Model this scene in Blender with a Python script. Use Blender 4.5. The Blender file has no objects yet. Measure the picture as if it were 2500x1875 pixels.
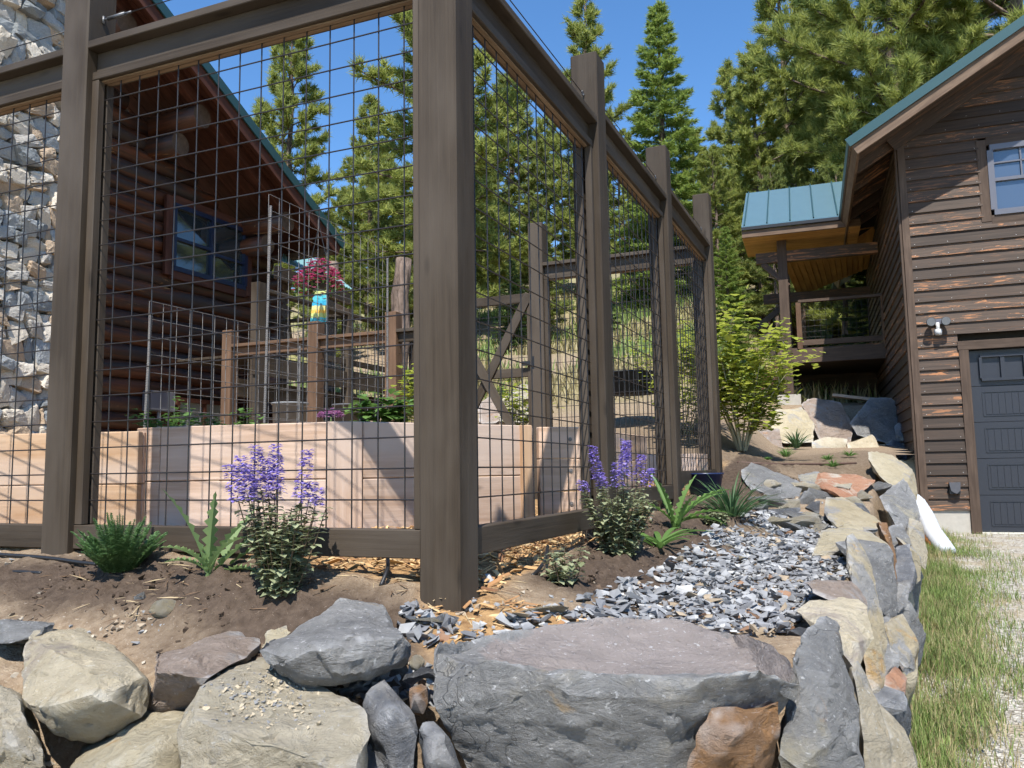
import bpy, bmesh, math, random
import numpy as np
from mathutils import Vector, Matrix, noise

# ------------------------------------------------------------------ camera, sky, sun, exposure
SC = bpy.context.scene
COL = SC.collection
rnd = random.Random(7)
R = math.radians
FPX, PITCH, ROLL = 1996.04, 0.106385, -0.0157655        # focal length in photo pixels, tilt, roll
FWD = Vector((0, math.cos(PITCH), math.sin(PITCH)))
UP0 = Vector((0, -math.sin(PITCH), math.cos(PITCH)))
CR = Vector((1, 0, 0)) * math.cos(ROLL) + UP0 * math.sin(ROLL)
CU = -Vector((1, 0, 0)) * math.sin(ROLL) + UP0 * math.cos(ROLL)
cd = bpy.data.cameras.new('camera'); cam = bpy.data.objects.new('camera', cd); COL.objects.link(cam)
cd.sensor_width = 36; cd.lens = FPX / 2500 * 36; cd.clip_start = .05; cd.clip_end = 2000
m = Matrix((CR, CU, -FWD)).transposed().to_4x4(); cam.matrix_world = m
SC.camera = cam

SUN_EL, SUN_AZ = R(56), R(6)          # travel direction of the light: away from the camera, a touch to the right
world = bpy.data.worlds.new('World'); SC.world = world; world.use_nodes = True
wn = world.node_tree
for n in list(wn.nodes): wn.nodes.remove(n)
sky = wn.nodes.new('ShaderNodeTexSky'); sky.sky_type = 'NISHITA'; sky.sun_disc = False
sky.sun_elevation = SUN_EL
to_sun = Vector((-math.sin(SUN_AZ) * math.cos(SUN_EL), -math.cos(SUN_AZ) * math.cos(SUN_EL), math.sin(SUN_EL)))
sky.sun_rotation = math.atan2(to_sun.x, to_sun.y)
sky.altitude = 700; sky.air_density = 1.0; sky.dust_density = 0.1; sky.ozone_density = 3.6
bg = wn.nodes.new('ShaderNodeBackground'); bg.inputs[1].default_value = 0.125
wo = wn.nodes.new('ShaderNodeOutputWorld')
hs = wn.nodes.new('ShaderNodeHueSaturation'); hs.inputs['Saturation'].default_value = 1.17; hs.inputs['Value'].default_value = 1.12
wn.links.new(sky.outputs[0], hs.inputs['Color']); wn.links.new(hs.outputs[0], bg.inputs[0]); wn.links.new(bg.outputs[0], wo.inputs[0])
sl = bpy.data.lights.new('sun', 'SUN'); sl.energy = 4.5; sl.angle = R(.53); sl.color = (1, .965, .9)
so = bpy.data.objects.new('sun', sl); COL.objects.link(so)
so.rotation_euler = to_sun.to_track_quat('Z', 'Y').to_euler()
SC.view_settings.view_transform = 'Standard'; SC.view_settings.look = 'None'
SC.view_settings.exposure = 0.76; SC.view_settings.gamma = 1
SC.cycles.use_denoising = True; SC.cycles.use_adaptive_sampling = True; SC.cycles.adaptive_threshold = .03
SC.cycles.max_bounces = 6; SC.cycles.diffuse_bounces = 2; SC.cycles.transparent_max_bounces = 6
SC.cycles.caustics_reflective = False; SC.cycles.caustics_refractive = False

# ------------------------------------------------------------------ geometry of the picture
def ray(x, y): return FWD + CR * ((x - 1250) / FPX) - CU * ((y - 937.5) / FPX)
def at(x, y, Y):
    d = ray(x, y); return d * (Y / d.y)
def onp(x, y, p0, yaw):                      # where the line of sight meets an upright plane
    d = ray(x, y); n = Vector((-math.sin(yaw), math.cos(yaw), 0)); return d * (n.dot(p0) / n.dot(d))
def V(*a): return Vector(a)
YL, YR = -0.38993, 1.1601                    # directions of the two fence runs
DL = V(math.cos(YL), math.sin(YL), 0); NL = V(-math.sin(YL), math.cos(YL), 0)
DR = V(math.cos(YR), math.sin(YR), 0); NR = V(-math.sin(YR), math.cos(YR), 0)
E0 = V(-.168, 2.53, 0)                       # outer edge of the corner post

def lerp(a, b, t): return a + (b - a) * t
def interp(x, xs, ys): return float(np.interp(x, xs, ys))
HV = [-3, -1, 0, 1.5, 3, 4.7, 6, 8, 12, 20, 30, 60, 140]
HZ = [-.46, -.41, -.375, -.32, -.25, -.13, .06, .55, 1.6, 3.9, 6.9, 16, 40]
def wallx(y): return .9 + .49 * (y - 2.2)    # line of the boulder wall on the driveway side
def gz(x, y):                                # height of the garden and the hillside
    v = (x - E0.x) * DR.x + (y - E0.y) * DR.y; u = (x - E0.x) * DL.x + (y - E0.y) * DL.y
    z = interp(v, HV, HZ)
    if v < 6 and u < 0: z = lerp(z, lerp(-.355, -.27, min(1, max(0, min(v, -u) / .9))), min(1, max(0, (v - .02) / .12)) * min(1, max(0, -u / .15)) * min(1, max(0, (6 - v) / 1.5)))
    if v < .02 and u < .3: z -= .2 * min(1, max(0, (.02 - v) / .6)) * min(1, (.3 - u) / .5)   # dirt slopes down to the boulders
    if u < 0 and v < .1: z += .095 * min(1, -u / 1.2)            # the bed rises a little to the left
    if x > .25 * y and 6.5 < y < 48:                                 # level soil, then the boulder bank below the porch
        zr = interp(y, [6.5, 7.5, 9.5, 12.2, 13.3, 13.9, 16, 22, 30, 48], [.0, .02, .08, .27, .36, 1.02, 1.25, 2.4, 4.0, 9.5])
        k = min(1, max(0, (x / y - .25) / .07)) * min(1, (y - 6.5) / .8) * min(1, max(0, (48 - y) / 14)); z = lerp(z, zr, k)
    d = wallx(y) - x                                            # the bank falls to the boulders
    if d < 1.5 and y < 10:
        k = min(1, max(0, (1.5 - d) / 1.1)); k = k * k * (3 - 2 * k)
        z = lerp(z, interp(y, [2, 4, 5, 6, 7, 8, 9, 10], [-.55, -.53, -.47, -.37, -.2, -.06, .05, .2]), k)
        if d < .2: z -= (.2 - d) * 2.5
    if y < 2.62: z = min(z, lerp(z, -.55, min(1, max(0, (2.62 - y) / .45))))
    if y < 2.3: z -= (2.3 - y) * 2.5
    return z
def dz(x, y): return -1.36 + min(max(y, -6) - 3, 8.2) * .056       # driveway
def gnd(px, py, f=gz):
    d = ray(px, py); t = 1.0
    for _ in range(400):
        p = d * t
        if p.z < f(p.x, p.y): break
        t += .02 + t * .002
    return V(p.x, p.y, f(p.x, p.y))

# ------------------------------------------------------------------ object helpers
def link(name, me, mat=None, parent=None, M=None):
    o = bpy.data.objects.new(name, me); COL.objects.link(o)
    if mat is not None and me is not None and len(me.materials) == 0: me.materials.append(mat)
    if parent is not None:
        o.parent = parent
        o.matrix_local = Matrix.Translation(-pw(parent)) @ (M or Matrix.Identity(4))
    elif M is not None: o.matrix_local = M
    _WL[o.name] = M.to_translation() if M is not None else Vector((0, 0, 0))
    return o
_WL = {}
def pw(p): return _WL.get(p.name, Vector((0, 0, 0)))     # world place of a parent (parents are never turned)
def tag(o, label, cat=None, group=None, kind=None):
    if label: o['label'] = label
    if cat: o['category'] = cat
    if group: o['group'] = group
    if kind: o['kind'] = kind
    return o
def thing(name, label, cat, loc=(0, 0, 0), group=None):
    o = bpy.data.objects.new(name, None); COL.objects.link(o); o.location = loc
    _WL[o.name] = Vector(loc); o.empty_display_size = .2
    return tag(o, label, cat, group)
class MB:
    def __init__(s): s.v = []; s.f = []; s.c = []
    def quad(s, a, b, c, d):
        i = len(s.v); s.v += [tuple(a), tuple(b), tuple(c), tuple(d)]; s.f.append((i, i + 1, i + 2, i + 3))
    def tri(s, a, b, c):
        i = len(s.v); s.v += [tuple(a), tuple(b), tuple(c)]; s.f.append((i, i + 1, i + 2))
    def add(s, vs, fs):
        i = len(s.v); s.v += [tuple(q) for q in vs]; s.f += [tuple(k + i for k in q) for q in fs]
    def box(s, c, hx, hy, hz):               # centre and three half-axis vectors
        c, hx, hy, hz = map(Vector, (c, hx, hy, hz)); P = []
        for a in (-1, 1):
            for b in (-1, 1):
                for d in (-1, 1): P.append(c + hx * a + hy * b + hz * d)
        F = [(0, 1, 3, 2), (4, 6, 7, 5), (0, 4, 5, 1), (2, 3, 7, 6), (0, 2, 6, 4), (1, 5, 7, 3)]
        if hx.cross(hy).dot(hz) < 0: F = [f[::-1] for f in F]
        s.add(P, F)
    def bar(s, p0, p1, w, h, up=(0, 0, 1)):
        p0, p1 = Vector(p0), Vector(p1); d = (p1 - p0); L = d.length; d = d / L; up = Vector(up)
        y = up.cross(d).normalized(); z = d.cross(y)
        s.box((p0 + p1) / 2, d * L / 2, y * w / 2, z * h / 2)
    def tube(s, pts, r, n=6, cap=True):
        pts = [Vector(p) for p in pts]; rr = r if isinstance(r, (list, tuple)) else [r] * len(pts)
        base = len(s.v); u = None
        for i, p in enumerate(pts):
            d = (pts[min(i + 1, len(pts) - 1)] - pts[max(i - 1, 0)]).normalized()
            if u is None: u = d.orthogonal().normalized()
            u = (u - d * u.dot(d)).normalized(); w = d.cross(u)
            for k in range(n):
                a = 2 * math.pi * k / n; s.v.append(tuple(p + (u * math.cos(a) + w * math.sin(a)) * rr[i]))
        for i in range(len(pts) - 1):
            for k in range(n):
                a = base + i * n + k; b = base + i * n + (k + 1) % n; s.f.append((a, b, b + n, a + n))
        if cap:
            s.f.append(tuple(base + k for k in range(n))[::-1]); s.f.append(tuple(base + (len(pts) - 1) * n + k for k in range(n)))
    def prism(s, poly, ext):
        ext = Vector(ext); n = len(poly); P = [Vector(p) for p in poly]
        s.add(P + [p + ext for p in P], [tuple(range(n))[::-1], tuple(range(n, 2 * n))] + [(i, (i + 1) % n, (i + 1) % n + n, i + n) for i in range(n)])
    def mesh(s, name, smooth=False):
        me = bpy.data.meshes.new(name); me.from_pydata(s.v, [], s.f); me.update()
        if smooth: me.polygons.foreach_set('use_smooth', [True] * len(me.polygons))
        return me
    def build(s, name, mat, parent=None, smooth=False, loc=None):
        if loc is not None:
            l = Vector(loc); s.v = [(a - l.x, b - l.y, c - l.z) for a, b, c in s.v]
        return link(name, s.mesh(name, smooth), mat, parent, Matrix.Translation(Vector(loc)) if loc is not None else None)
_bc = {}
def bmesh_box(L, w, h, bev):
    k = (round(L, 3), round(w, 3), round(h, 3), bev)
    if k not in _bc:
        bm = bmesh.new(); bmesh.ops.create_cube(bm, size=1)
        for v in bm.verts: v.co = Vector((v.co.x * L, v.co.y * w, v.co.z * h))
        if bev: bmesh.ops.bevel(bm, geom=bm.edges[:], offset=bev, segments=1, affect='EDGES', clamp_overlap=True)
        me = bpy.data.meshes.new('timber'); bm.to_mesh(me); bm.free(); _bc[k] = me
    return _bc[k]
def timber(name, p0, p1, w, h, mat, parent, up=(0, 0, 1), bev=.003):
    """a sawn board from p0 to p1: its own x runs along the grain"""
    p0, p1 = Vector(p0), Vector(p1); d = p1 - p0; L = d.length; d = d / L
    y = Vector(up).cross(d).normalized(); z = d.cross(y)
    M = Matrix((d, y, z)).transposed().to_4x4(); M.translation = (p0 + p1) / 2
    me = bmesh_box(L, w, h, bev)
    if len(me.materials) and me.materials[0] != mat: me = me.copy(); me.materials.clear()
    return link(name, me, mat, parent, M)

# ------------------------------------------------------------------ materials
class MT:
    def __init__(s, name, rough=.8, spec=.3):
        s.m = bpy.data.materials.new(name); s.m.use_nodes = True; s.t = s.m.node_tree; s.n = s.t.nodes
        s.b = s.n['Principled BSDF']; s.b.inputs['Roughness'].default_value = rough
        s.b.inputs['Specular IOR Level'].default_value = spec
        s.co = s.n.new('ShaderNodeTexCoord'); s.oi = s.n.new('ShaderNodeObjectInfo')
    def L(s, a, b): s.t.links.new(a, b)
    def coord(s, scale=(1, 1, 1), shift=True, kind='Object'):
        mp = s.n.new('ShaderNodeMapping'); mp.inputs['Scale'].default_value = scale
        s.L(s.co.outputs[kind], mp.inputs[0])
        if shift:
            mu = s.n.new('ShaderNodeMath'); mu.operation = 'MULTIPLY'; mu.inputs[1].default_value = 37.0
            s.L(s.oi.outputs['Random'], mu.inputs[0]); s.L(mu.outputs[0], mp.inputs['Location'])
        return mp.outputs[0]
    def noise(s, vec, scale, detail=4, rough=.55, dist=0):
        k = s.n.new('ShaderNodeTexNoise'); k.inputs['Scale'].default_value = scale; k.inputs['Detail'].default_value = detail
        k.inputs['Roughness'].default_value = rough; k.inputs['Distortion'].default_value = dist
        s.L(vec, k.inputs['Vector']); return k.outputs['Fac']
    def ramp(s, fac, stops):
        k = s.n.new('ShaderNodeValToRGB'); e = k.color_ramp.elements
        while len(e) < len(stops): e.new(.5)
        for i, (p, c) in enumerate(stops):
            e[i].position = p; e[i].color = (*c, 1) if isinstance(c, tuple) else (c, c, c, 1)
        s.L(fac, k.inputs[0]); return k.outputs[0]
    def mix(s, fac, a, b, mode='MIX'):
        k = s.n.new('ShaderNodeMix'); k.data_type = 'RGBA'; k.blend_type = mode
        for sock, v in ((k.inputs[0], fac), (k.inputs[6], a), (k.inputs[7], b)):
            if hasattr(v, 'is_linked') or hasattr(v, 'links'): s.L(v, sock)
            elif isinstance(v, tuple): sock.default_value = (*v, 1)
            else: sock.default_value = v
        return k.outputs[2]
    def math(s, op, a, b=None):
        k = s.n.new('ShaderNodeMath'); k.operation = op
        for i, v in enumerate((a, b)):
            if v is None: continue
            if hasattr(v, 'links'): s.L(v, k.inputs[i])
            else: k.inputs[i].default_value = v
        return k.outputs[0]
    def bump(s, h, strength=.5, dist=.01):
        k = s.n.new('ShaderNodeBump'); k.inputs['Strength'].default_value = strength; k.inputs['Distance'].default_value = dist
        s.L(h, k.inputs['Height']); s.L(k.outputs[0], s.b.inputs['Normal'])
    def color(s, c):
        if hasattr(c, 'links'): s.L(c, s.b.inputs['Base Color'])
        else: s.b.inputs['Base Color'].default_value = (*c, 1)
        return s
    def vary(s, col, lo=.8, hi=1.2):          # each object a little lighter or darker
        mr = s.n.new('ShaderNodeMapRange'); mr.inputs[3].default_value = lo; mr.inputs[4].default_value = hi
        s.L(s.oi.outputs['Random'], mr.inputs[0])
        return s.mix(1.0, col, mr.outputs[0], 'MULTIPLY')
def plain(name, c, rough=.7, spec=.3, var=.12, scale=18, bump=.15, metal=0):
    t = MT(name, rough, spec); v = t.coord(); f = t.noise(v, scale, 5)
    t.color(t.mix(f, tuple(k * (1 - var * 1.6) for k in c), tuple(k * (1 + var * 1.6) for k in c)))
    if bump: t.bump(f, bump, .01)
    t.b.inputs['Metallic'].default_value = metal
    return t.m
def wood(name, dark, light, rough=.75, grain=(1.2, 26, 26), knots=0.0, var=(.88, 1.12), bump=.35, lines=.5, weather=None):
    t = MT(name, rough, .25); v = t.coord(grain); v2 = t.coord((2.2, 6, 6))
    g = t.noise(v, 1.6, 8, .62, .4); big = t.noise(v2, 1.4, 3, .5, .6)
    c = t.mix(t.ramp(g, [(.32, 0.), (.68, 1.)]), dark, light)
    c = t.mix(t.math('MULTIPLY', t.ramp(big, [(.35, 0.), (.7, 1.)]), lines), c, tuple(k * .62 for k in dark))
    if weather is not None:
        c = t.mix(t.ramp(t.noise(t.coord((1, 3, 3)), 1.1, 4), [(.42, 0.), (.62, 1.)]), c, weather)
    if knots:
        vo = t.n.new('ShaderNodeTexVoronoi'); t.L(t.coord((1.6, 5, 5)), vo.inputs['Vector']); vo.inputs['Scale'].default_value = 1.6
        c = t.mix(t.ramp(vo.outputs['Distance'], [(.05, knots), (.13, 0.)]), c, tuple(k * .35 for k in dark))
    t.color(t.vary(c, *var)); t.bump(g, bump, .004)
    return t.m
M = {}
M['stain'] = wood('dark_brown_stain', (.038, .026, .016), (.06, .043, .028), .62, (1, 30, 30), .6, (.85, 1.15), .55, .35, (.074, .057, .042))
M['stain_lit'] = wood('brown_stain_lit', (.1, .056, .032), (.17, .1, .06), .75, (1, 24, 24), .3)  # brighter copy of the fence stain, sunlight put into its colour
M['raw'] = wood('raw_cut_edge', (.17, .115, .07), (.27, .19, .12), .8)
M['cedar'] = wood('weathered_cedar', (.38, .25, .17), (.6, .44, .34), .85, (.8, 17, 17), .5, (.9, 1.08), .8, .15, (.52, .4, .325))
M['cedar_new'] = wood('fresh_cedar', (.5, .33, .22), (.68, .49, .37), .85, (1, 12, 12), .2, (.92, 1.08), .3, .15)
M['cedar_orange'] = wood('orange_cedar', (.4, .235, .125), (.58, .4, .26), .85, (1, 14, 14), .2, (.9, 1.05), .5, .2, (.5, .37, .28))
M['wire'] = plain('dark_bronze_wire', (.02, .016, .015), .4, .45, .1, 40, 0, .0)
M['black'] = plain('black_plastic', (.018, .018, .02), .45, .4)
M['steel'] = plain('galvanised_steel', (.16, .16, .165), .5, .5, .15, 60, .1, .8)
M['rebar'] = plain('grey_rebar', (.22, .2, .185), .6, .4, .2, 90, .3, .3)
# ------------------------------------------------------------------ ground
def fbm(x, y, z=0, o=4): return noise.fractal((x, y, z), 1.0, 2.0, o)
def sm(a, b, x):
    t = min(1, max(0, (x - a) / (b - a))); return t * t * (3 - 2 * t)
def uv_(x, y): return ((x - E0.x) * DL.x + (y - E0.y) * DL.y, (x - E0.x) * DR.x + (y - E0.y) * DR.y)
SPOT = dict(yarrow=(290, 1392, 2.86), poppy=(520, 1392, 2.75), cat1=(688, 1408, 2.6), cat2=(1510, 1335, 3.5), cat3=(1378, 1385, 3.0), pop2=(1650, 1300, 4.35), ros=(1612, 1340, 4.0), lily=(1785, 1240, 5.1), sedum=(1745, 1262, 4.9))
def spot(k): return at(*SPOT[k])
MOUND = [(spot(k).x, spot(k).y, r, h) for k, r, h in (('yarrow', .3, .03), ('poppy', .35, .03), ('cat1', .4, .035), ('cat2', .3, .04), ('pop2', .35, .04), ('lily', .4, .05))]
def zones(x, y):
    """how much dark potting soil, wood chips and tan subsoil lie at a spot"""
    u, v = uv_(x, y); n = fbm(x * 2.2, y * 2.2, 3.1) * .25
    chips = sm(-.02, .06, v - .02 + n * .25) * sm(.04, -.04, u + n * .2) * sm(6.2, 5.6, v)
    spill = sm(.34, .2, math.hypot(u - .18, (v + .02) * 1.2) + n * .3) if v < .4 else 0
    chips = max(chips, spill)
    front = sm(-.46, -.26, v + n * .6) * sm(.05, -.12, v + n * .3) * sm(.25, -.15, u + n * .6)
    side = sm(.72, .42, u + n * .8) * sm(-.05, .08, u) * sm(.25, .6, v + n * .4) * sm(7.2, 6.2, v)
    back = sm(5.2, 5.8, v) * .55
    soil = max(front, side, back) * (1 - chips)
    grass = sm(8.5, 13, v + n * 4) * sm(-.15, .25, fbm(x * .13, y * .13, 9) + .15)
    return soil, chips, grass
XS = np.arange(-4.4, 4.7, .034); YS = np.arange(1.72, 9.6, .034)
def near_mesh():
    nx, ny = len(XS), len(YS); vs = []; cs = []; ok = np.zeros((ny, nx), bool)
    for j, y in enumerate(YS):
        for i, x in enumerate(XS):
            s, c, g = zones(x, y)
            z = gz(x, y)
            u, v = uv_(x, y)
            edge = sm(9.5, 8.3, y) * sm(4.4, 4.0, abs(x))
            z += edge * (fbm(x * 9, y * 9, 1) * .012 + fbm(x * 3, y * 3, 5) * .02 + s * max(0, fbm(x * 20, y * 20, 2)) * .05)
            for mx, my, r, h in MOUND:
                d = math.hypot(x - mx, y - my)
                if d < r: z += h * (1 - (d / r) ** 2) ** 2
            vs.append((x, y, z)); cs.append((s, c, g, 1))
            ok[j, i] = x < wallx(y) + .1 and y > 2.12
    fs = [(j * nx + i, j * nx + i + 1, (j + 1) * nx + i + 1, (j + 1) * nx + i)
          for j in range(ny - 1) for i in range(nx - 1) if ok[j, i] and ok[j + 1, i + 1] and ok[j, i + 1] and ok[j + 1, i]]
    me = bpy.data.meshes.new('planting_bed'); me.from_pydata(vs, [], fs)
    a = me.color_attributes.new('zone', 'FLOAT_COLOR', 'POINT'); a.data.foreach_set('color', [k for c in cs for k in c])
    bm = bmesh.new(); bm.from_mesh(me); bmesh.ops.delete(bm, geom=[v for v in bm.verts if not v.link_faces], context='VERTS'); bm.to_mesh(me); bm.free()
    me.polygons.foreach_set('use_smooth', [True] * len(me.polygons)); return me
def ground_mat():
    t = MT('earth', .95, .15)
    at_ = t.n.new('ShaderNodeAttribute'); at_.attribute_name = 'zone'
    sp = t.n.new('ShaderNodeSeparateColor'); t.L(at_.outputs['Color'], sp.inputs[0])
    v = t.coord(shift=False); f = t.noise(v, 30, 8, .65); g = t.noise(v, 7, 5); h = t.noise(v, 140, 3)
    tan = t.mix(t.ramp(f, [(.35, 0.), (.7, 1.)]), (.22, .155, .1), (.37, .285, .195))
    tan = t.mix(t.ramp(h, [(.6, 0.), (.72, .7)]), tan, (.45, .38, .3))
    soil = t.mix(t.ramp(f, [(.3, 0.), (.75, 1.)]), (.055, .038, .027), (.125, .09, .066))
    soil = t.mix(t.ramp(h, [(.66, 0.), (.74, .7)]), soil, (.3, .24, .19))
    chip = t.mix(t.ramp(f, [(.35, 0.), (.65, 1.)]), (.2, .11, .05), (.45, .28, .13))
    grs = t.mix(t.ramp(g, [(.3, 0.), (.7, 1.)]), (.13, .145, .045), (.36, .29, .15))
    grs = t.mix(t.ramp(f, [(.4, 0.), (.7, .6)]), grs, (.22, .23, .07))
    c = t.mix(sp.outputs[0], tan, soil); c = t.mix(sp.outputs[1], c, chip); c = t.mix(sp.outputs[2], c, grs)
    t.color(c); t.bump(t.math('ADD', f, t.math('MULTIPLY', h, .5)), .8, .02)
    return t.m
M['earth'] = ground_mat()
def gzm(x, y):
    z = gz(x, y)
    for mx, my, r, h in MOUND:
        d = math.hypot(x - mx, y - my)
        if d < r: z += h * (1 - (d / r) ** 2) ** 2
    return z
bed = link('ground', near_mesh(), M['earth']); tag(bed, None, kind='structure')

def hz_(x, y): return gz(x, y) + sm(15, 26, y) * (fbm(x * .12, y * .12, 4) * .9 + fbm(x * .5, y * .5, 2) * .2)
def far_mesh():
    xs = np.concatenate([np.arange(-90, -10, 4.), np.arange(-10, 2, .9), np.arange(2, 9, .25), np.arange(9, 22, .9), np.arange(22, 95, 4.)])
    ys = np.concatenate([np.arange(-2, 9.3, 1.), np.arange(9.3, 16, .3), np.arange(16, 40, .9), np.arange(40, 150, 5.)])
    vs = []; cs = []; nx = len(xs); fs = []
    for y in ys:
        for x in xs:
            z = hz_(x, y)
            if y < 9.2 or x < -4.3: z -= .02
            s, c, g = zones(x, y); vs.append((x, y, z)); cs.append((s * sm(12, 9, y), 0, g, 1))
    for j in range(len(ys) - 1):
        for i in range(nx - 1):
            x0, x1, y0, y1 = xs[i], xs[i + 1], ys[j], ys[j + 1]
            if y1 < 9.25 and x1 > -4.2: continue
            if y0 < 9.2 and x1 > 4.6: continue
            if y0 < 18 and x1 > 4.74 + (y0 - 9.2) * .364: continue
            fs.append((j * nx + i, j * nx + i + 1, (j + 1) * nx + i + 1, (j + 1) * nx + i))
    me = bpy.data.meshes.new('hillside'); me.from_pydata(vs, [], fs)
    a = me.color_attributes.new('zone', 'FLOAT_COLOR', 'POINT'); a.data.foreach_set('color', [k for c in cs for k in c])
    me.polygons.foreach_set('use_smooth', [True] * len(me.polygons)); return me
tag(link('hillside', far_mesh(), M['earth']), None, kind='structure')

# driveway of pale gravel
def drive_mat():
    t = MT('driveway_gravel', .95, .15); v = t.coord(shift=False)
    vo = t.n.new('ShaderNodeTexVoronoi'); vo.inputs['Scale'].default_value = 42; t.L(v, vo.inputs['Vector'])
    f = t.noise(v, 3, 5); h = t.noise(v, 60, 4)
    c = t.mix(t.ramp(vo.outputs['Color'], [(.2, 0.), (.8, 1.)]), (.25, .22, .18), (.56, .52, .45))
    c = t.mix(t.ramp(f, [(.45, 0.), (.62, .6)]), c, (.36, .29, .19))
    t.color(c); t.bump(t.math('ADD', vo.outputs['Distance'], h), .9, .02); return t.m
M['drive'] = drive_mat()
g = MB(); xs = [-30, -3, .3, 1, 2, 3, 4, 5, 6, 7, 9, 12, 20, 60]; ys = list(range(-12, 12)) + [11.3, 13, 30]
g.v = [(x, y, dz(x, y) + (.04 * fbm(x * .8, y * .8) if -3 < x < 20 else 0)) for y in ys for x in xs]
g.f = [(j * len(xs) + i, j * len(xs) + i + 1, (j + 1) * len(xs) + i + 1, (j + 1) * len(xs) + i) for j in range(len(ys) - 1) for i in range(len(xs) - 1)]
tag(g.build('driveway', M['drive'], smooth=True), None, kind='structure')

# ------------------------------------------------------------------ boulders
def rock_mat(name, c1, c2, patch=None, pa=.55, rust=None, ra=.62, streak=.5, white=(.62, .61, .6), scale=1.0, spot_=None):
    t = MT(name, .85, .3); v = t.coord(); vs = t.coord((1, 1, 2.2))
    a = t.noise(v, 2.2 * scale, 7, .62, .6); b = t.noise(v, 26 * scale, 8, .7); d = t.noise(v, 4.2 * scale, 6, .65, 1.0)
    c = t.mix(t.ramp(t.math('ADD', t.math('MULTIPLY', a, .55), t.math('MULTIPLY', b, .45)), [(.34, 0.), (.64, 1.)]), c1, c2)
    if patch: c = t.mix(t.ramp(t.noise(v, 2.6 * scale, 7, .68, .8), [(pa - .04, 0.), (pa + .05, .9)]), c, patch)
    if rust: c = t.mix(t.ramp(d, [(ra - .02, 0.), (ra + .07, .9)]), c, rust)
    if spot_:                                # a stain of its own shape on the stone
        cx, cy, rx, ry, col = spot_; mp = t.n.new('ShaderNodeMapping'); mp.inputs['Location'].default_value = (-cx / rx, -cy / ry, 0); mp.inputs['Scale'].default_value = (1 / rx, 1 / ry, 0)
        t.L(t.co.outputs['Object'], mp.inputs[0]); ln = t.n.new('ShaderNodeVectorMath'); ln.operation = 'LENGTH'; t.L(mp.outputs[0], ln.inputs[0])
        c = t.mix(t.ramp(t.math('ADD', ln.outputs['Value'], t.math('MULTIPLY', d, .5)), [(.95, .8), (1.25, 0.)]), c, col)
    st = t.noise(t.coord((2.2, 6, 9)), 8 * scale, 6, .72, 2.2)
    c = t.mix(t.math('MULTIPLY', t.ramp(st, [(.6, 0.), (.66, 1.)]), streak), c, white)
    sp = t.noise(v, 60 * scale, 2, .5); c = t.mix(t.ramp(sp, [(.68, 0.), (.74, streak)]), c, white)
    fl = t.noise(v, 70 * scale, 4, .7); c = t.mix(t.ramp(fl, [(.28, .5), (.38, 0.)]), c, tuple(k * .45 for k in c1))
    ge = t.n.new('ShaderNodeNewGeometry'); c = t.mix(t.ramp(ge.outputs['Pointiness'], [(.52, 0.), (.58, .4)]), c, white)   # chipped pale edges
    vo = t.n.new('ShaderNodeTexVoronoi'); vo.feature = 'DISTANCE_TO_EDGE'; vo.inputs['Scale'].default_value = 3.1 * scale
    w_ = t.n.new('ShaderNodeVectorMath'); w_.operation = 'ADD'; nn_ = t.n.new('ShaderNodeTexNoise'); nn_.inputs['Scale'].default_value = 3.0; nn_.inputs['Detail'].default_value = 5; t.L(v, nn_.inputs['Vector'])
    t.L(v, w_.inputs[0]); t.L(nn_.outputs['Color'], w_.inputs[1]); t.L(w_.outputs[0], vo.inputs['Vector'])
    cr_ = t.ramp(vo.outputs['Distance'], [(0., 1.), (.012, 0.)]); gate_ = t.ramp(t.noise(v, 1.9, 2), [(.6, 0.), (.68, .4)])
    crk = t.math('MULTIPLY', cr_, gate_); c = t.mix(crk, c, tuple(k * .3 for k in c1))
    t.color(t.vary(c, .9, 1.08))
    h = t.math('ADD', t.math('MULTIPLY', t.noise(vs, 9, 10, .72, .9), 1.0), t.math('MULTIPLY', b, .55)); h = t.math('SUBTRACT', h, t.math('MULTIPLY', crk, .5))
    t.bump(h, 1.0, .034); return t.m
RM = {
 'grey': rock_mat('blue_grey_basalt', (.135, .131, .127), (.255, .25, .24), (.3, .27, .2), .62, (.3, .17, .07), .68, .55),
 'dish': rock_mat('grey_basalt_with_ochre', (.16, .155, .148), (.285, .275, .262), (.29, .26, .225), .58, (.33, .22, .1), .63, .55),
 'slate': rock_mat('dark_slate', (.085, .088, .096), (.165, .168, .178), (.2, .19, .18), .62, (.26, .15, .08), .7, .3),
 'cream': rock_mat('cream_boulder', (.42, .35, .235), (.58, .5, .365), (.3, .25, .22), .62, (.45, .3, .15), .66, .4, (.72, .7, .64)),
 'tan': rock_mat('tan_boulder', (.35, .29, .185), (.5, .43, .3), (.3, .285, .265), .6, (.42, .25, .1), .68, .35, (.66, .64, .58)),
 'brown': rock_mat('brown_grey_boulder', (.2, .15, .115), (.33, .265, .22), (.27, .26, .25), .6, (.3, .16, .08), .65, .3),
 'rust': rock_mat('rust_boulder', (.16, .085, .04), (.3, .17, .085), (.23, .2, .17), .64, (.34, .17, .06), .55, .18),
 'olive': rock_mat('olive_boulder', (.3, .255, .175), (.46, .4, .3), (.29, .285, .28), .61, (.42, .29, .12), .64, .4),
 'ochre': rock_mat('ochre_boulder', (.31, .25, .15), (.45, .38, .26), (.27, .265, .26), .54, (.42, .26, .1), .62, .3),
 'red': rock_mat('reddish_stone', (.3, .13, .07), (.42, .24, .15), (.48, .43, .35), .58, None, .6, .3),
}
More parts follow.
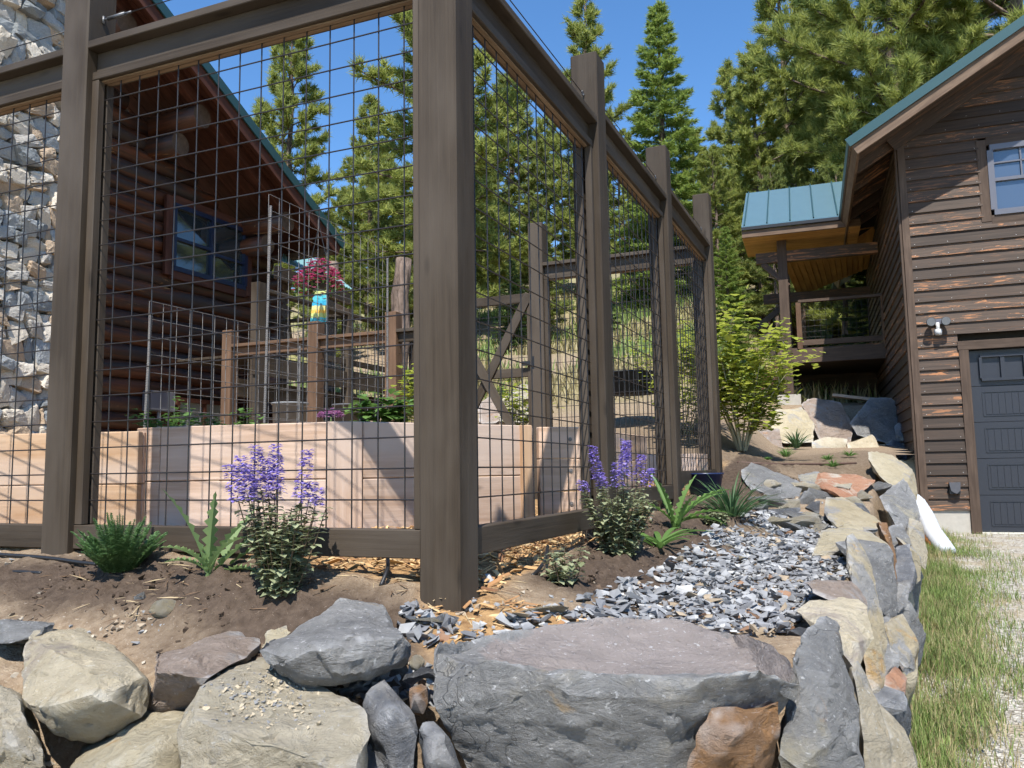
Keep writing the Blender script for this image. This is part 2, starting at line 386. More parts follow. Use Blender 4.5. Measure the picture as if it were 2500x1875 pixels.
def hull_mesh(name, P, L, amp, seed, smooth=.06, dish=None, flat=False, facets=12):
    bm = bmesh.new()
    for p in P: bm.verts.new(p)
    r = bmesh.ops.convex_hull(bm, input=bm.verts[:])
    bmesh.ops.delete(bm, geom=[g for g in bm.verts if not g.link_faces], context='VERTS')
    rf = random.Random(seed * 13 + 5); ext = max((v.co - w.co).length for v in bm.verts[:6] for w in bm.verts)
    for _ in range(facets):                  # split flakes off the corners
        nn_ = V(rf.gauss(0, 1), rf.gauss(0, 1), rf.gauss(0, .8)).normalized(); sup = sorted(v.co.dot(nn_) for v in bm.verts)
        cut = sup[-1] - ext * rf.uniform(.003, .028)
        r_ = bmesh.ops.bisect_plane(bm, geom=bm.verts[:] + bm.edges[:] + bm.faces[:], plane_co=nn_ * cut, plane_no=nn_, clear_outer=True)
        ed = [g for g in r_['geom_cut'] if isinstance(g, bmesh.types.BMEdge)]
        if ed: bmesh.ops.edgeloop_fill(bm, edges=ed)
    bmesh.ops.dissolve_limit(bm, angle_limit=R(6), verts=bm.verts[:], edges=bm.edges[:])
    bmesh.ops.triangulate(bm, faces=bm.faces[:])
    for _ in range(6):
        es = [e for e in bm.edges if e.calc_length() > L]
        if not es: break
        bmesh.ops.subdivide_edges(bm, edges=es, cuts=1); bmesh.ops.triangulate(bm, faces=[f for f in bm.faces if len(f.verts) > 3])
    if smooth:
        bmesh.ops.smooth_vert(bm, verts=bm.verts[:], factor=smooth, use_axis_x=True, use_axis_y=True, use_axis_z=True)
    if dish: bm.normal_update(); dish(bm)
    bm.normal_update()
    if amp:
        o = seed * 7.31; new = []
        for v in bm.verts:
            c = v.co
            n1 = noise.fractal((c.x * 4 + o, c.y * 4, c.z * 6), 1, 2, 4)
            n2 = noise.ridged_multi_fractal((c.x * 9 + o, c.y * 9, c.z * 12), 1, 2.1, 4, .9, 2)
            q = (c.x * 1.1 + c.z * 2.1 + n1 * .5 + o) * 4; n3 = (q - math.floor(q)); n3 = n3 ** 4       # stepped breaks
            new.append(c + v.normal * amp * (n1 * .9 + (n2 - 1) * .3 - n3 * .4))
        for v, c in zip(bm.verts, new): v.co = c
    bmesh.ops.recalc_face_normals(bm, faces=bm.faces[:])
    me = bpy.data.meshes.new(name); bm.to_mesh(me); bm.free()
    if not flat:
        me.polygons.foreach_set('use_smooth', [True] * len(me.polygons)); me.set_sharp_from_angle(angle=R(30))
    return me
_rs = [0]
def boulder(label, pts, kind, th=.35, L=.024, amp=.02, name='boulder', dish=None, facets=18, cat='boulder', group='boulders of the retaining wall', drop=0):
    P = [at(*p) for p in pts]; c = sum(P, V(0, 0, 0)) / len(P)
    b = V(c.x, c.y, 0).normalized()
    P += [c + (p - c) * .8 + b * th - V(0, 0, .04) for p in P]
    if drop: P += [c + (p - c) * .85 + V(0, 0, -drop) + b * th * .4 for p in P[:len(pts)]]
    _rs[0] += 1; base = V(c.x, c.y, min(p.z for p in P))
    me = hull_mesh(name, [p - base for p in P], L, amp, _rs[0], dish=dish, facets=facets)
    o = link(name, me, RM[kind], None, Matrix.Translation(base)); tag(o, label, cat, group); return o
B = boulder
B('flat grey stone at the far left end of the boulder wall', [(0,1508,2.55),(108,1512,2.55),(145,1517,2.5),(108,1553,2.4),(54,1571,2.38),(-40,1575,2.38),(-40,1505,2.55)], 'grey', .2)
B('large cream boulder with purple-grey spots, left of the brown boulder', [(50,1571,2.3),(86,1546,2.45),(190,1546,2.5),(253,1589,2.35),(366,1612,2.25),(362,1644,2.15),(362,1738,2.15),(335,1770,2.1),(271,1786,2.1),(217,1813,2.15),(136,1790,2.1),(81,1757,2.1),(50,1720,2.12),(38,1625,2.2),(180,1650,2.02),(250,1700,2.0),(120,1690,2.02)], 'cream', .4)
B('brown boulder with a dark shaded front, between cream and slab boulders', [(364,1634,2.1),(375,1589,2.3),(434,1571,2.4),(592,1535,2.5),(633,1546,2.5),(637,1589,2.35),(560,1625,2.15),(497,1662,2.03),(430,1640,2.04),(479,1714,2.16),(452,1732,2.22),(371,1741,2.22),(359,1689,2.16)], 'brown', .3)
B('wide grey slab boulder sloping up behind, in front of the purple catmint', [(633,1589,2.1),(646,1567,2.2),(740,1518,2.35),(832,1470,2.5),(931,1481,2.5),(1000,1551,2.25),(723,1616,1.98),(764,1580,2.0),(836,1571,2.0),(1000,1556,2.08),(642,1607,2.08),(746,1684,2.07),(782,1675,2.03),(895,1657,2.03),(997,1634,2.1)], 'dish', .25)
B('small rounded tan stone tucked behind the wide slab boulder', [(630,1590,2.3),(637,1545,2.4),(660,1522,2.45),(700,1520,2.48),(715,1540,2.4),(690,1570,2.3)], 'tan', .12, .03)
F5 = B('large tan-grey boulder with grit on its flat top, bottom edge', [(432,1833,1.85),(438,1788,1.9),(470,1738,1.98),(506,1662,2.1),(560,1625,2.2),(640,1612,2.25),(745,1690,2.1),(850,1702,2.0),(886,1734,1.92),(904,1793,1.85),(900,1900,1.82),(470,1752,1.86),(560,1793,1.78),(678,1802,1.78),(768,1842,1.74),(860,1880,1.72),(440,2000,1.8),(800,2080,1.72),(880,2030,1.75)], 'olive', .4, drop=.25)
B('tan slanting boulder at the bottom, left of the grit-topped boulder', [(150,1890,1.95),(163,1875,2.0),(253,1806,2.05),(325,1752,2.12),(400,1738,2.15),(470,1734,2.15),(452,1779,2.0),(432,1833,1.95),(434,1990,1.92),(140,1990,1.92),(330,1850,1.88)], 'tan', .3, drop=.3)
B('grey-tan boulder cut by the bottom left corner of the picture', [(-60,1660,2.2),(0,1680,2.15),(45,1707,2.1),(59,1734,2.05),(90,1797,2.0),(118,1890,1.95),(118,2000,1.95),(-80,2000,2.0),(20,1800,1.93)], 'olive', .35, drop=.3)
def dish8(bm):
    base = DB
    for v in bm.verts:
        p = v.co + base
        if v.normal.z > .55:
            q = ((p.x - .33) / .56) ** 2 + ((p.y - 2.13) / .3) ** 2
            if q < 1: v.co.z -= .085 * (1 - q) ** .6
P8 = [(1063,1567,2.1),(1190,1542,2.25),(1300,1540,2.33),(1400,1536,2.36),(1551,1503,2.45),(1640,1505,2.45),(1736,1526,2.4),(1836,1546,2.3),(1931,1597,2.1),(1955,1675,1.95),(1126,1585,2.0),(1190,1607,1.92),(1262,1626,1.88),(1334,1648,1.83),(1380,1660,1.8),(1542,1660,1.78),(1668,1662,1.77),(1741,1655,1.8),(1850,1640,1.85),(1045,1734,1.98),(1048,1690,2.0),(1080,1625,2.05),(1150,1790,1.97),(1215,1900,1.95),(1650,1880,1.86),(1400,1760,1.81),(1640,1780,1.8),(1300,1730,1.85),(1920,1740,2.0),(1860,1720,1.97),(1740,1722,1.88),(1250,2080,2.0),(1600,2080,1.92)]
_c = sum((at(*p) for p in P8), V(0, 0, 0)) / len(P8)
_b = V(_c.x, _c.y, 0).normalized()
DB = V(_c.x, _c.y, min([at(*p).z for p in P8] + [(_c + (at(*p) - _c) * .8 + _b * .3).z - .04 for p in P8]))
RM['dished'] = rock_mat('dished_basalt', (.16, .156, .15), (.285, .278, .266), (.29, .265, .22), .6, (.33, .22, .1), .65, .55, spot_=(.33 - DB.x, 2.2 - DB.y, .6, .36, (.3, .25, .225)))
B('huge blue-grey boulder with a shallow dished top below the corner post', P8, 'dished', .3, .022, .014, dish=dish8, facets=3)
B('rust-brown flat-faced boulder under the overhang of the dished boulder', [(1738,1728,1.83),(1820,1714,1.85),(1906,1708,1.88),(1904,1780,1.88),(1890,1830,1.88),(1862,1900,1.86),(1660,1960,1.8),(1672,1860,1.8),(1705,1775,1.81),(1790,1800,1.79)], 'rust', .2, drop=.2, facets=2)
B('dark blue-grey blade of slate left of the dished boulder', [(880,1705,2.0),(927,1641,2.08),(968,1675,2.02),(995,1707,1.98),(1008,1752,1.95),(1027,1811,1.92),(1020,1900,1.9),(960,1900,1.88),(927,1779,1.9),(900,1745,1.93),(960,1720,1.9),(1010,2000,1.9)], 'slate', .16, .035, drop=.2)
B('small rust-faced stone wedged between the slate blade and the dished boulder', [(997,1680,2.03),(1030,1668,2.08),(1045,1680,2.05),(1045,1720,2.0),(1035,1745,1.98),(1000,1740,1.98),(1015,1700,1.95)], 'rust', .1, .025, .006, 'stone', cat='stone')
B('dark pointed slate stone at the bottom beside the dished boulder', [(1027,1770,1.93),(1058,1759,1.95),(1100,1802,1.9),(1140,1900,1.87),(1035,1900,1.85),(1060,1830,1.84),(1090,2000,1.86)], 'slate', .14, .035, drop=.2)
B('dark stone wedged low between the grit-topped boulder and the slate blade', [(880,1830,1.95),(905,1805,1.98),(935,1820,1.96),(950,1870,1.92),(960,1950,1.9),(870,1950,1.9)], 'slate', .12, .035)
B('pointed grey boulder with an ochre streak at the corner of the wall', [(1931,1599,2.1),(1975,1523,2.3),(2018,1503,2.4),(2040,1519,2.38),(2044,1552,2.3),(2047,1602,2.2),(2062,1682,2.1),(2091,1762,2.05),(2112,1820,2.02),(2109,1841,2.0),(2083,1863,1.98),(2054,1880,1.95),(1953,1880,1.9),(1888,1834,1.93),(1892,1805,1.95),(1921,1740,1.98),(1953,1682,2.0),(1950,1653,2.03),(2015,1800,1.93),(2025,1660,2.05),(1950,2000,1.95),(2090,2000,2.0)], 'grey', .2, drop=.2)
WG = dict(group='boulders of the driveway wall')
def W(label, pts, kind, th=.3, **k):
    k = {**WG, 'L': .04, 'amp': .015, **k}; mx, my = sum(p[0] for p in pts) / len(pts), sum(p[1] for p in pts) / len(pts)
    pts = [(mx + (x - mx) * 1.2, my + (y - my) * 1.16, Y) for x, y, Y in pts]; return B(label, pts, kind, th * 1.3, **k)
W('cream pitted boulder behind the pointed corner boulder', [(1960,1498,2.75),(1989,1478,2.85),(2047,1465,2.95),(2091,1472,2.95),(2112,1490,2.85),(2127,1559,2.65),(2098,1617,2.5),(2069,1630,2.45),(2054,1610,2.45),(2044,1552,2.5),(2036,1516,2.6),(2100,1560,2.55)], 'cream')
W('olive vertical slab at the foot of the cream pitted boulder', [(2076,1639,2.5),(2101,1613,2.55),(2120,1690,2.45),(2134,1725,2.4),(2145,1780,2.35),(2174,1834,2.3),(2170,1900,2.25),(2116,1900,2.2),(2109,1798,2.25),(2091,1707,2.35),(2140,2000,2.25)], 'olive', .2, drop=.2)
W('pinkish-grey boulder at the edge of the slate gravel, behind the cream one', [(1975,1427,3.1),(2025,1421,3.2),(2076,1423,3.2),(2094,1445,3.15),(2112,1474,3.05),(2112,1506,3.0),(2080,1467,2.98),(2040,1472,2.95),(1989,1445,3.0)], 'brown', .3)
W('tall ochre slab standing on edge in the driveway wall', [(2084,1327,3.7),(2111,1369,3.6),(2130,1445,3.4),(2150,1495,3.3),(2160,1560,3.15),(2156,1650,3.0),(2127,1700,2.9),(2116,1640,2.9),(2112,1560,3.0),(2094,1475,3.15),(2080,1400,3.4),(2075,1340,3.6)], 'ochre', .22)
W('big grey block with a rough pale side halfway along the wall', [(2055,1335,4.2),(2090,1325,4.3),(2127,1340,4.2),(2163,1333,4.2),(2177,1358,4.1),(2185,1499,3.8),(2163,1503,3.7),(2148,1481,3.7),(2134,1448,3.75),(2110,1369,3.9)], 'grey', .3)
W('flat tan slab lying on top of the driveway wall', [(1996,1354,4.4),(2018,1300,4.9),(2065,1282,5.2),(2101,1289,5.2),(2163,1333,4.6),(2134,1345,4.4),(2076,1332,4.4)], 'tan', .25)
W('thin rust-orange slab on edge beside the flat tan slab', [(2143,1284,5.2),(2167,1286,5.2),(2183,1347,4.9),(2190,1427,4.6),(2185,1434,4.5),(2174,1347,4.6)], 'rust', .25)
W('smooth grey stone low in the wall above the grass', [(2188,1336,5.0),(2221,1336,5.0),(2235,1409,4.7),(2225,1440,4.6),(2188,1440,4.6)], 'slate', .3)
W('orange-streaked stone next to the smooth grey stone', [(2194,1318,5.4),(2221,1330,5.4),(2246,1362,5.3),(2246,1415,5.1),(2235,1420,5.0),(2215,1340,5.1)], 'ochre', .3)
W('squarish grey stone below the big grey block', [(2185,1430,4.4),(2221,1420,4.4),(2217,1480,4.2),(2195,1500,4.1),(2180,1490,4.1)], 'grey', .3)
W('pale ochre boulder leaning at the wall foot above the tall grass', [(2159,1530,3.6),(2203,1508,3.7),(2235,1574,3.5),(2232,1635,3.4),(2206,1650,3.3),(2185,1617,3.3),(2167,1537,3.5)], 'ochre', .25)
W('small red and white stone at the wall foot', [(2152,1668,3.1),(2185,1628,3.2),(2212,1660,3.15),(2206,1700,3.1),(2181,1692,3.05)], 'red', .2, L=.03, amp=.008)
W('dark grey stone under the red and white stone', [(2127,1700,2.95),(2152,1682,3.0),(2206,1697,2.98),(2206,1735,2.92),(2170,1745,2.87),(2130,1730,2.85)], 'slate', .25)
W('long tan boulder curving down into the grass at the bottom', [(2132,1733,2.7),(2156,1740,2.7),(2206,1791,2.6),(2224,1834,2.55),(2240,1890,2.5),(2180,1900,2.45),(2160,1816,2.5),(2134,1754,2.6),(2200,2000,2.45)], 'olive', .25, drop=.2)
W('grey stone filling the wall behind the ochre slab', [(2120,1560,3.4),(2165,1500,3.7),(2190,1530,3.6),(2190,1620,3.3),(2150,1680,3.2)], 'grey', .3)
W('grey boulder with an ochre ridge beyond the flat tan slab', [(2018,1250,5.6),(2029,1221,6.0),(2062,1221,6.1),(2141,1271,5.6),(2152,1282,5.5),(2127,1300,5.3),(2047,1285,5.4)], 'ochre', .35)
W('tall grey boulder near the white drain pipe', [(2156,1217,6.6),(2206,1177,7.0),(2232,1217,6.8),(2239,1260,6.5),(2235,1285,6.3),(2206,1296,6.2),(2190,1285,6.2),(2167,1240,6.3)], 'grey', .4)
W('big tan boulder at the head of the wall by the garage corner', [(2130,1112,8.0),(2148,1108,8.2),(2174,1116,8.2),(2221,1145,7.8),(2232,1188,7.5),(2228,1217,7.3),(2206,1190,7.1),(2170,1184,7.1),(2134,1147,7.4)], 'tan', .5)
W('angular grey rock with an orange edge beside the grassy clump', [(1816,1155,6.9),(1841,1136,7.2),(1856,1141,7.2),(1950,1181,6.8),(1950,1205,6.6),(1917,1215,6.4),(1870,1210,6.4),(1834,1190,6.45)], 'grey', .3)
W('flat rust-red rock in the rubble below the porch', [(1997,1181,7.0),(2007,1155,7.3),(2083,1163,7.3),(2127,1174,7.0),(2076,1218,6.5),(2025,1197,6.55)], 'red', .25)
W('dark grey rock beside the flat rust-red rock', [(1950,1159,7.3),(1997,1152,7.4),(1997,1190,7.0),(1960,1190,6.95)], 'grey', .2)
W('upright tan stone at the foot of the white drain pipe', [(2221,1271,6.0),(2246,1275,6.0),(2260,1340,5.8),(2257,1385,5.6),(2242,1372,5.6),(2217,1318,5.7)], 'olive', .3)
W('grey stone low in the wall between the rust slab and the drain pipe', [(2165,1290,5.7),(2200,1285,5.9),(2222,1330,5.6),(2200,1350,5.4),(2180,1345,5.3)], 'grey', .3)
PG = dict(group='boulders below the porch', L=.07, amp=.022, facets=5)
def BP(label, pts, kind, th=.4, **k):
    mx, my = sum(p[0] for p in pts) / len(pts), sum(p[1] for p in pts) / len(pts)
    return B(label, [(mx + (x - mx) * 1.14, my + (y - my) * 1.14, Y) for x, y, Y in pts], kind, th, **k)
BP('rounded tan boulder behind the yellow-green shrub', [(1881,1035,12.9),(1895,1006,13.1),(1953,999,13.1),(1982,1035,12.9),(1978,1075,12.55),(1917,1078,12.45),(1884,1060,12.55)], 'tan', .5, **PG)
BP('brown boulder half in shade in the middle below the porch', [(1960,988,13.2),(1989,976,13.4),(2047,985,13.4),(2076,1042,13.1),(2069,1080,12.9),(2007,1080,12.8),(1986,1035,12.9),(1968,999,13.1)], 'brown', .5, **PG)
BP('grey-blue boulder half in shade below the porch, next to the garage', [(2083,1032,13),(2127,977,13.4),(2174,977,13.4),(2206,1006,13.3),(2199,1055,13),(2163,1075,12.9),(2098,1058,12.9)], 'grey', .5, **PG)
BP('cream-topped boulder in the lower row below the porch', [(2073,1083,12.15),(2130,1065,12.35),(2148,1101,12.15),(2130,1125,11.95),(2080,1118,11.95)], 'cream', .4, **PG)
BP('low pale stone in the lower row below the brown boulder', [(1986,1080,12.35),(2015,1069,12.45),(2062,1072,12.45),(2065,1102,12.15),(1989,1100,12.15)], 'olive', .4, **PG)
BP('brown boulder at the foot of the yellow-green shrub', [(1840,1055,12.35),(1900,1048,12.45),(1908,1100,12.15),(1850,1108,12.15)], 'brown', .4, **PG)
BP('knobbly dark stone in the shade at the garage wall', [(2163,1085,12.45),(2185,1070,12.55),(2217,1090,12.45),(2212,1120,12.25),(2170,1116,12.25)], 'slate', .35, **PG)
BP('small dark stone at the garage wall above the knobbly one', [(2185,1040,12.8),(2205,1020,12.9),(2224,1040,12.8),(2218,1072,12.45),(2190,1075,12.45)], 'grey', .3, **PG)
def lump(label, c, r, kind, seed, sc=(1, .8, .8), group='boulders of the driveway wall', yaw=0):
    q = random.Random(seed); P_ = []
    for _ in range(16):
        d = V(q.gauss(0, 1), q.gauss(0, 1), q.gauss(0, 1)).normalized() * q.uniform(.85, 1.1); P_.append(Matrix.Rotation(yaw, 3, 'Z') @ V(d.x * sc[0] * r, d.y * sc[1] * r, d.z * sc[2] * r))
    me = hull_mesh('boulder', P_, .05, .014, seed, facets=5); return tag(link('boulder', me, RM[kind], None, Matrix.Translation(c)), label, 'boulder', group)
ORD = 'first second third fourth fifth sixth seventh eighth ninth tenth eleventh twelfth thirteenth fourteenth fifteenth sixteenth seventeenth eighteenth nineteenth twentieth twenty-first twenty-second'.split()
for i in range(11):
    y = 2.35 + i * .62; kd = ('grey', 'olive', 'slate', 'tan', 'grey', 'olive')[i % 6]
    lump('%s boulder at the very foot of the driveway wall, %s from the corner' % ({'grey': 'grey', 'olive': 'olive-tan', 'slate': 'dark slate', 'tan': 'tan'}[kd], ORD[i]), V(wallx(y) - .08, y, dz(0, y) + .26), .36, kd, 500 + i, (1, .62, .95), yaw=R(63))
for i, (x, y, kd, nm) in enumerate(((-1.62, 2.16, 'grey', 'grey'), (-2.1, 2.3, 'tan', 'tan'), (-2.6, 2.45, 'olive', 'olive-tan'), (-1.9, 1.95, 'cream', 'cream'))):
    lump('%s boulder continuing the front wall beyond the picture edge, %s one' % (nm, ORD[i]), V(x, y, -.68), .34, kd, 540 + i, (1, .8, .7), 'boulders of the retaining wall')
GG = dict(group='boulders behind the garden gate', L=.07, amp=.02)
B('cream boulder behind the crossed gate braces', [(1215,990,9.6),(1235,965,9.8),(1270,970,9.8),(1290,1010,9.6),(1270,1035,9.4),(1220,1030,9.4)], 'cream', .4, **GG)
B('grey boulder right of the cream one behind the gate', [(1280,1000,9.7),(1300,965,9.9),(1335,985,9.9),(1340,1030,9.6),(1290,1035,9.5)], 'grey', .4, **GG)
B('brown boulder left of the cream one behind the gate', [(1165,985,9.9),(1195,965,10),(1225,985,9.9),(1220,1035,9.6),(1170,1035,9.6)], 'brown', .4, **GG)
B('white-grey boulder on top behind the gate braces', [(1250,955,10.2),(1275,935,10.4),(1310,945,10.4),(1315,975,10.2),(1260,975,10.1)], 'olive', .4, **GG)
# loose broken rocks on the rubble bank
_sv = [hull_mesh('broken_rock', [V(rnd.gauss(0, 1), rnd.gauss(0, .8), rnd.gauss(0, .5)).normalized() * rnd.uniform(.7, 1) for _ in range(11)], .35, .05, 90 + k, .25) for k in range(8)]
bank = [(1890,1215),(1925,1240),(1960,1225),(1990,1250),(1905,1262),(1945,1275),(2000,1215),(2030,1205),(1870,1235),(1975,1280),(2010,1278),(1930,1300),(1990,1305),(2070,1235),(2095,1250),(2055,1205),(1850,1250),(1895,1290),(2110,1220),(2140,1200),(1960,1200),(1880,1190)]
ORD = 'first second third fourth fifth sixth seventh eighth ninth tenth eleventh twelfth thirteenth fourteenth fifteenth sixteenth seventeenth eighteenth nineteenth twentieth twenty-first twenty-second'.split()
bank.sort()
for i, (x, y) in enumerate(bank):
    p = gnd(x, y); s = rnd.uniform(.09, .17)
    o = bpy.data.objects.new('broken_rock', _sv[i % 8].copy()); COL.objects.link(o)
    o.data.materials.clear(); o.data.materials.append(RM[['grey', 'grey', 'cream', 'grey', 'tan', 'slate', 'olive'][i % 7]])
    o.location = p + V(0, 0, s * .15); o.scale = (s * 1.3, s, s * .7); o.rotation_euler = (rnd.uniform(-.4, .4), rnd.uniform(-.4, .4), rnd.uniform(0, 6))
    tag(o, '%s broken rock on the rubble bank, %s counting from the daylily side' % (['blue-grey', 'grey', 'cream', 'rough grey', 'tan', 'dark slate', 'olive'][i % 7], ORD[i]), 'rock', 'loose rocks on the rubble bank')
singles = [((405,1500), .045, 'tan', (1.45, 1, .75), 'smooth oval tan stone lying on the dirt left of the slab boulder'),
 ((450,1500), .035, 'slate', (1, 1, .8), 'small dark stone against the smooth oval tan stone'),
 ((342,1475), .032, 'grey', (.8, .7, 1.5), 'small upright pale grey stone in front of the poppy'),
 ((1195,1427), .03, 'white', (1, 1, .85), 'white crumbly lump of concrete beside the corner post'),
 ((1330,1513), .06, 'tan', (1.7, .9, .5), 'flat tan stone in the gravel behind the dished boulder'),
 ((1050,1530), .05, 'tan', (1.6, .9, .4), 'flat yellowish stone left of the dished boulder'),
 ((1095,1535), .05, 'grey', (1.2, 1, .6), 'grey chunk of rock left of the dished boulder'),
 ((1019,1625), .024, 'cream', (1, 1, .9), 'small cream pebble between slab and dished boulder'),
 ((1800,1372), .055, 'tan', (1.4, 1, .6), 'tan stone at the soil edge of the slate gravel'),
 ((1775,1345), .045, 'cream', (1.2, 1, .6), 'cream stone at the soil edge of the slate gravel'),
 ((1825,1300), .06, 'tan', (1.7, 1, .5), 'flat tan stone on the soil above the slate gravel'),
 ((1960,1295), .11, 'olive', (1.3, .9, .9), 'blocky grey stone at the top of the slate gravel'),
 ((1905,1255), .07, 'tan', (1.4, 1, .5), 'yellowish flat stone at the top of the slate gravel'),
 ((1812,1465), .035, 'red', (1.2, .8, .5), 'small orange chip among the slate gravel'),
 ((1845,1590), .05, 'slate', (1.3, 1, .7), 'dark slate chip leaning on the dished boulder'),
 ((1965,1560), .05, 'slate', (1.4, 1, .6), 'dark slate chip beside the pointed corner boulder'),
 ((1040,1655), .04, 'slate', (1, 1, .9), 'dark stone cube left of the dished boulder'),
 ((880,1690), .04, 'slate', (1, 1, .9), 'dark stone behind the blade of slate'),
 ((850,1695), .03, 'grey', (1, 1, .8), 'grey stone under the slab boulder'),
 ((1010,1665), .03, 'slate', (1, 1, .8), 'dark stone above the rust-faced stone')]
RM['white'] = plain('white_concrete', (.72, .72, .72), .9, .2, .12, 30, .8)
def gndf(x, y, px, py):                    # ground, or the place between the boulders
    return gnd(px, py) if py < 1600 else at(px, py, 2.12)
_ov = hull_mesh('stone', [V(*q).normalized() * rnd.uniform(.9, 1.05) for q in [(rnd.gauss(0, 1), rnd.gauss(0, 1), rnd.gauss(0, 1)) for _ in range(26)]], .3, .04, 77, .5, facets=0)
for i, ((x, y), s, k, sc, lab) in enumerate(singles):
    p = gndf(0, 0, x, y)
    o = bpy.data.objects.new('stone', (_ov if i in (0, 3, 7) else _sv[(i * 3) % 8]).copy()); COL.objects.link(o); o.data.materials.clear(); o.data.materials.append(RM[k])
    o.location = p + V(0, 0, s * .3); o.scale = tuple(s * q for q in sc); o.rotation_euler = (0, 0, rnd.uniform(-.3, .3)); tag(o, lab, 'stone')

# ------------------------------------------------------------------ slate gravel, wood chips, clods and pebbles
def inside(poly, x, y):
    r = False; j = len(poly) - 1
    for i in range(len(poly)):
        (xi, yi), (xj, yj) = poly[i], poly[j]
        if (yi > y) != (yj > y) and x < (xj - xi) * (y - yi) / (yj - yi) + xi: r = not r
        j = i
    return r
def wpoly(px): return [tuple(gnd(*p)[:2]) for p in px]
CHIP = []
for k in range(7):
    bm = bmesh.new(); rr = random.Random(40 + k)
    for _ in range(9): bm.verts.new(V(rr.uniform(-1, 1), rr.uniform(-.75, .75), rr.uniform(-.33, .33)))
    bmesh.ops.convex_hull(bm, input=bm.verts[:]); bmesh.ops.delete(bm, geom=[v for v in bm.verts if not v.link_faces], context='VERTS')
    bmesh.ops.triangulate(bm, faces=bm.faces[:]); bm.verts.index_update()
    CHIP.append((np.array([v.co[:] for v in bm.verts]), [tuple(v.index for v in f.verts) for f in bm.faces])); bm.free()
def scatter(name, label, mats, spots, shapes, sizes, tilt=.5, lift=.25, cat=None, flatz=1.0, parent=None):
    """many small pieces in one mesh; each has its own size, tilt and material"""
    vs, fs, mi, n = [], [], [], 0
    for p in spots:
        sv, sf = shapes[rnd.randrange(len(shapes))]; s = rnd.uniform(*sizes) * rnd.choice((.8, 1, 1, 1.25))
        rot = Matrix.Rotation(rnd.uniform(0, 6.28), 3, 'Z') @ Matrix.Rotation(rnd.gauss(0, tilt), 3, 'X') @ Matrix.Rotation(rnd.gauss(0, tilt), 3, 'Y')
        q = (sv * np.array([s, s, s * flatz])) @ np.array(rot).T + np.array([p[0], p[1], p[2] + s * lift])
        vs.append(q); fs += [tuple(k + n for k in f) for f in sf]; mi += [rnd.choices(range(len(mats)), [w for _, w in mats])[0]] * len(sf); n += len(sv)
    me = bpy.data.meshes.new(name); me.from_pydata(np.concatenate(vs).tolist(), [], fs)
    for mt, _ in mats: me.materials.append(mt)
    me.polygons.foreach_set('material_index', mi)
    o = link(name, me, None, parent); tag(o, label, cat, kind='stuff'); return o
GRAV = wpoly([(1075,1570),(1250,1535),(1340,1500),(1480,1450),(1600,1400),(1700,1330),(1760,1275),(1850,1258),(1960,1262),(2050,1300),(2040,1360),(2080,1420),(2000,1470),(1960,1500),(1920,1560),(1800,1560),(1640,1530),(1450,1545),(1300,1570),(1150,1590)])
def fill(poly, n, layers=0.0, seed=1):
    rr = random.Random(seed); xs = [p[0] for p in poly]; ys = [p[1] for p in poly]; out = []
    while len(out) < n:
        x, y = rr.uniform(min(xs), max(xs)), rr.uniform(min(ys), max(ys))
        if inside(poly, x, y): out.append((x, y, gz(x, y) + rr.uniform(0, layers)))
    return out
chipm = [(plain('slate_chip_%d' % i, c, .75, .35, .25, 25, .4), w) for i, (c, w) in enumerate((((.165, .166, .173), 5), ((.23, .231, .236), 6), ((.3, .3, .3), 5), ((.42, .415, .4), 1.8), ((.33, .26, .18), .8), ((.26, .15, .09), .3)))]
scatter('gravel', 'blue-grey slate chips spread between the soil and the boulders', chipm, fill(GRAV, 4600, .025) , CHIP, (.009, .033), .3, .3, 'gravel')
GR2 = wpoly([(940,1500),(1060,1500),(1130,1540),(1075,1600),(1000,1570)])
scatter('gravel', 'grey stone rubble between the slab boulder and the dished boulder', chipm, fill(GR2, 60, .02, 3) + [at(rnd.uniform(850, 1075), rnd.uniform(1640, 1720), rnd.uniform(2.12, 2.25)) for _ in range(70)] + [at(rnd.uniform(690, 900), rnd.uniform(1665, 1700), rnd.uniform(2.15, 2.3)) for _ in range(40)], CHIP, (.014, .032), .6, .3, 'gravel')
from mathutils.bvhtree import BVHTree
def on_rock(o, px, py):
    me = o.data; bv = BVHTree.FromPolygons([v.co[:] for v in me.vertices], [p.vertices[:] for p in me.polygons]); return bv
_bv = on_rock(F5, 0, 0); _o5 = _WL[F5.name]; gsp = []
for _ in range(330):
    x, y = rnd.gauss(640, 75), rnd.gauss(1705, 38); h = _bv.ray_cast(-_o5, ray(x, y))
    if h[0] is not None and h[1].z > .5: gsp.append(h[0] + _o5)
scatter('gravel', 'grit and small grey stones lying on the flat-topped boulder', [(plain('grit_tan', (.4, .33, .23), .9), 3), (plain('grit_grey', (.22, .215, .21), .9), 2)], gsp, CHIP, (.002, .008), .5, .3, 'gravel')
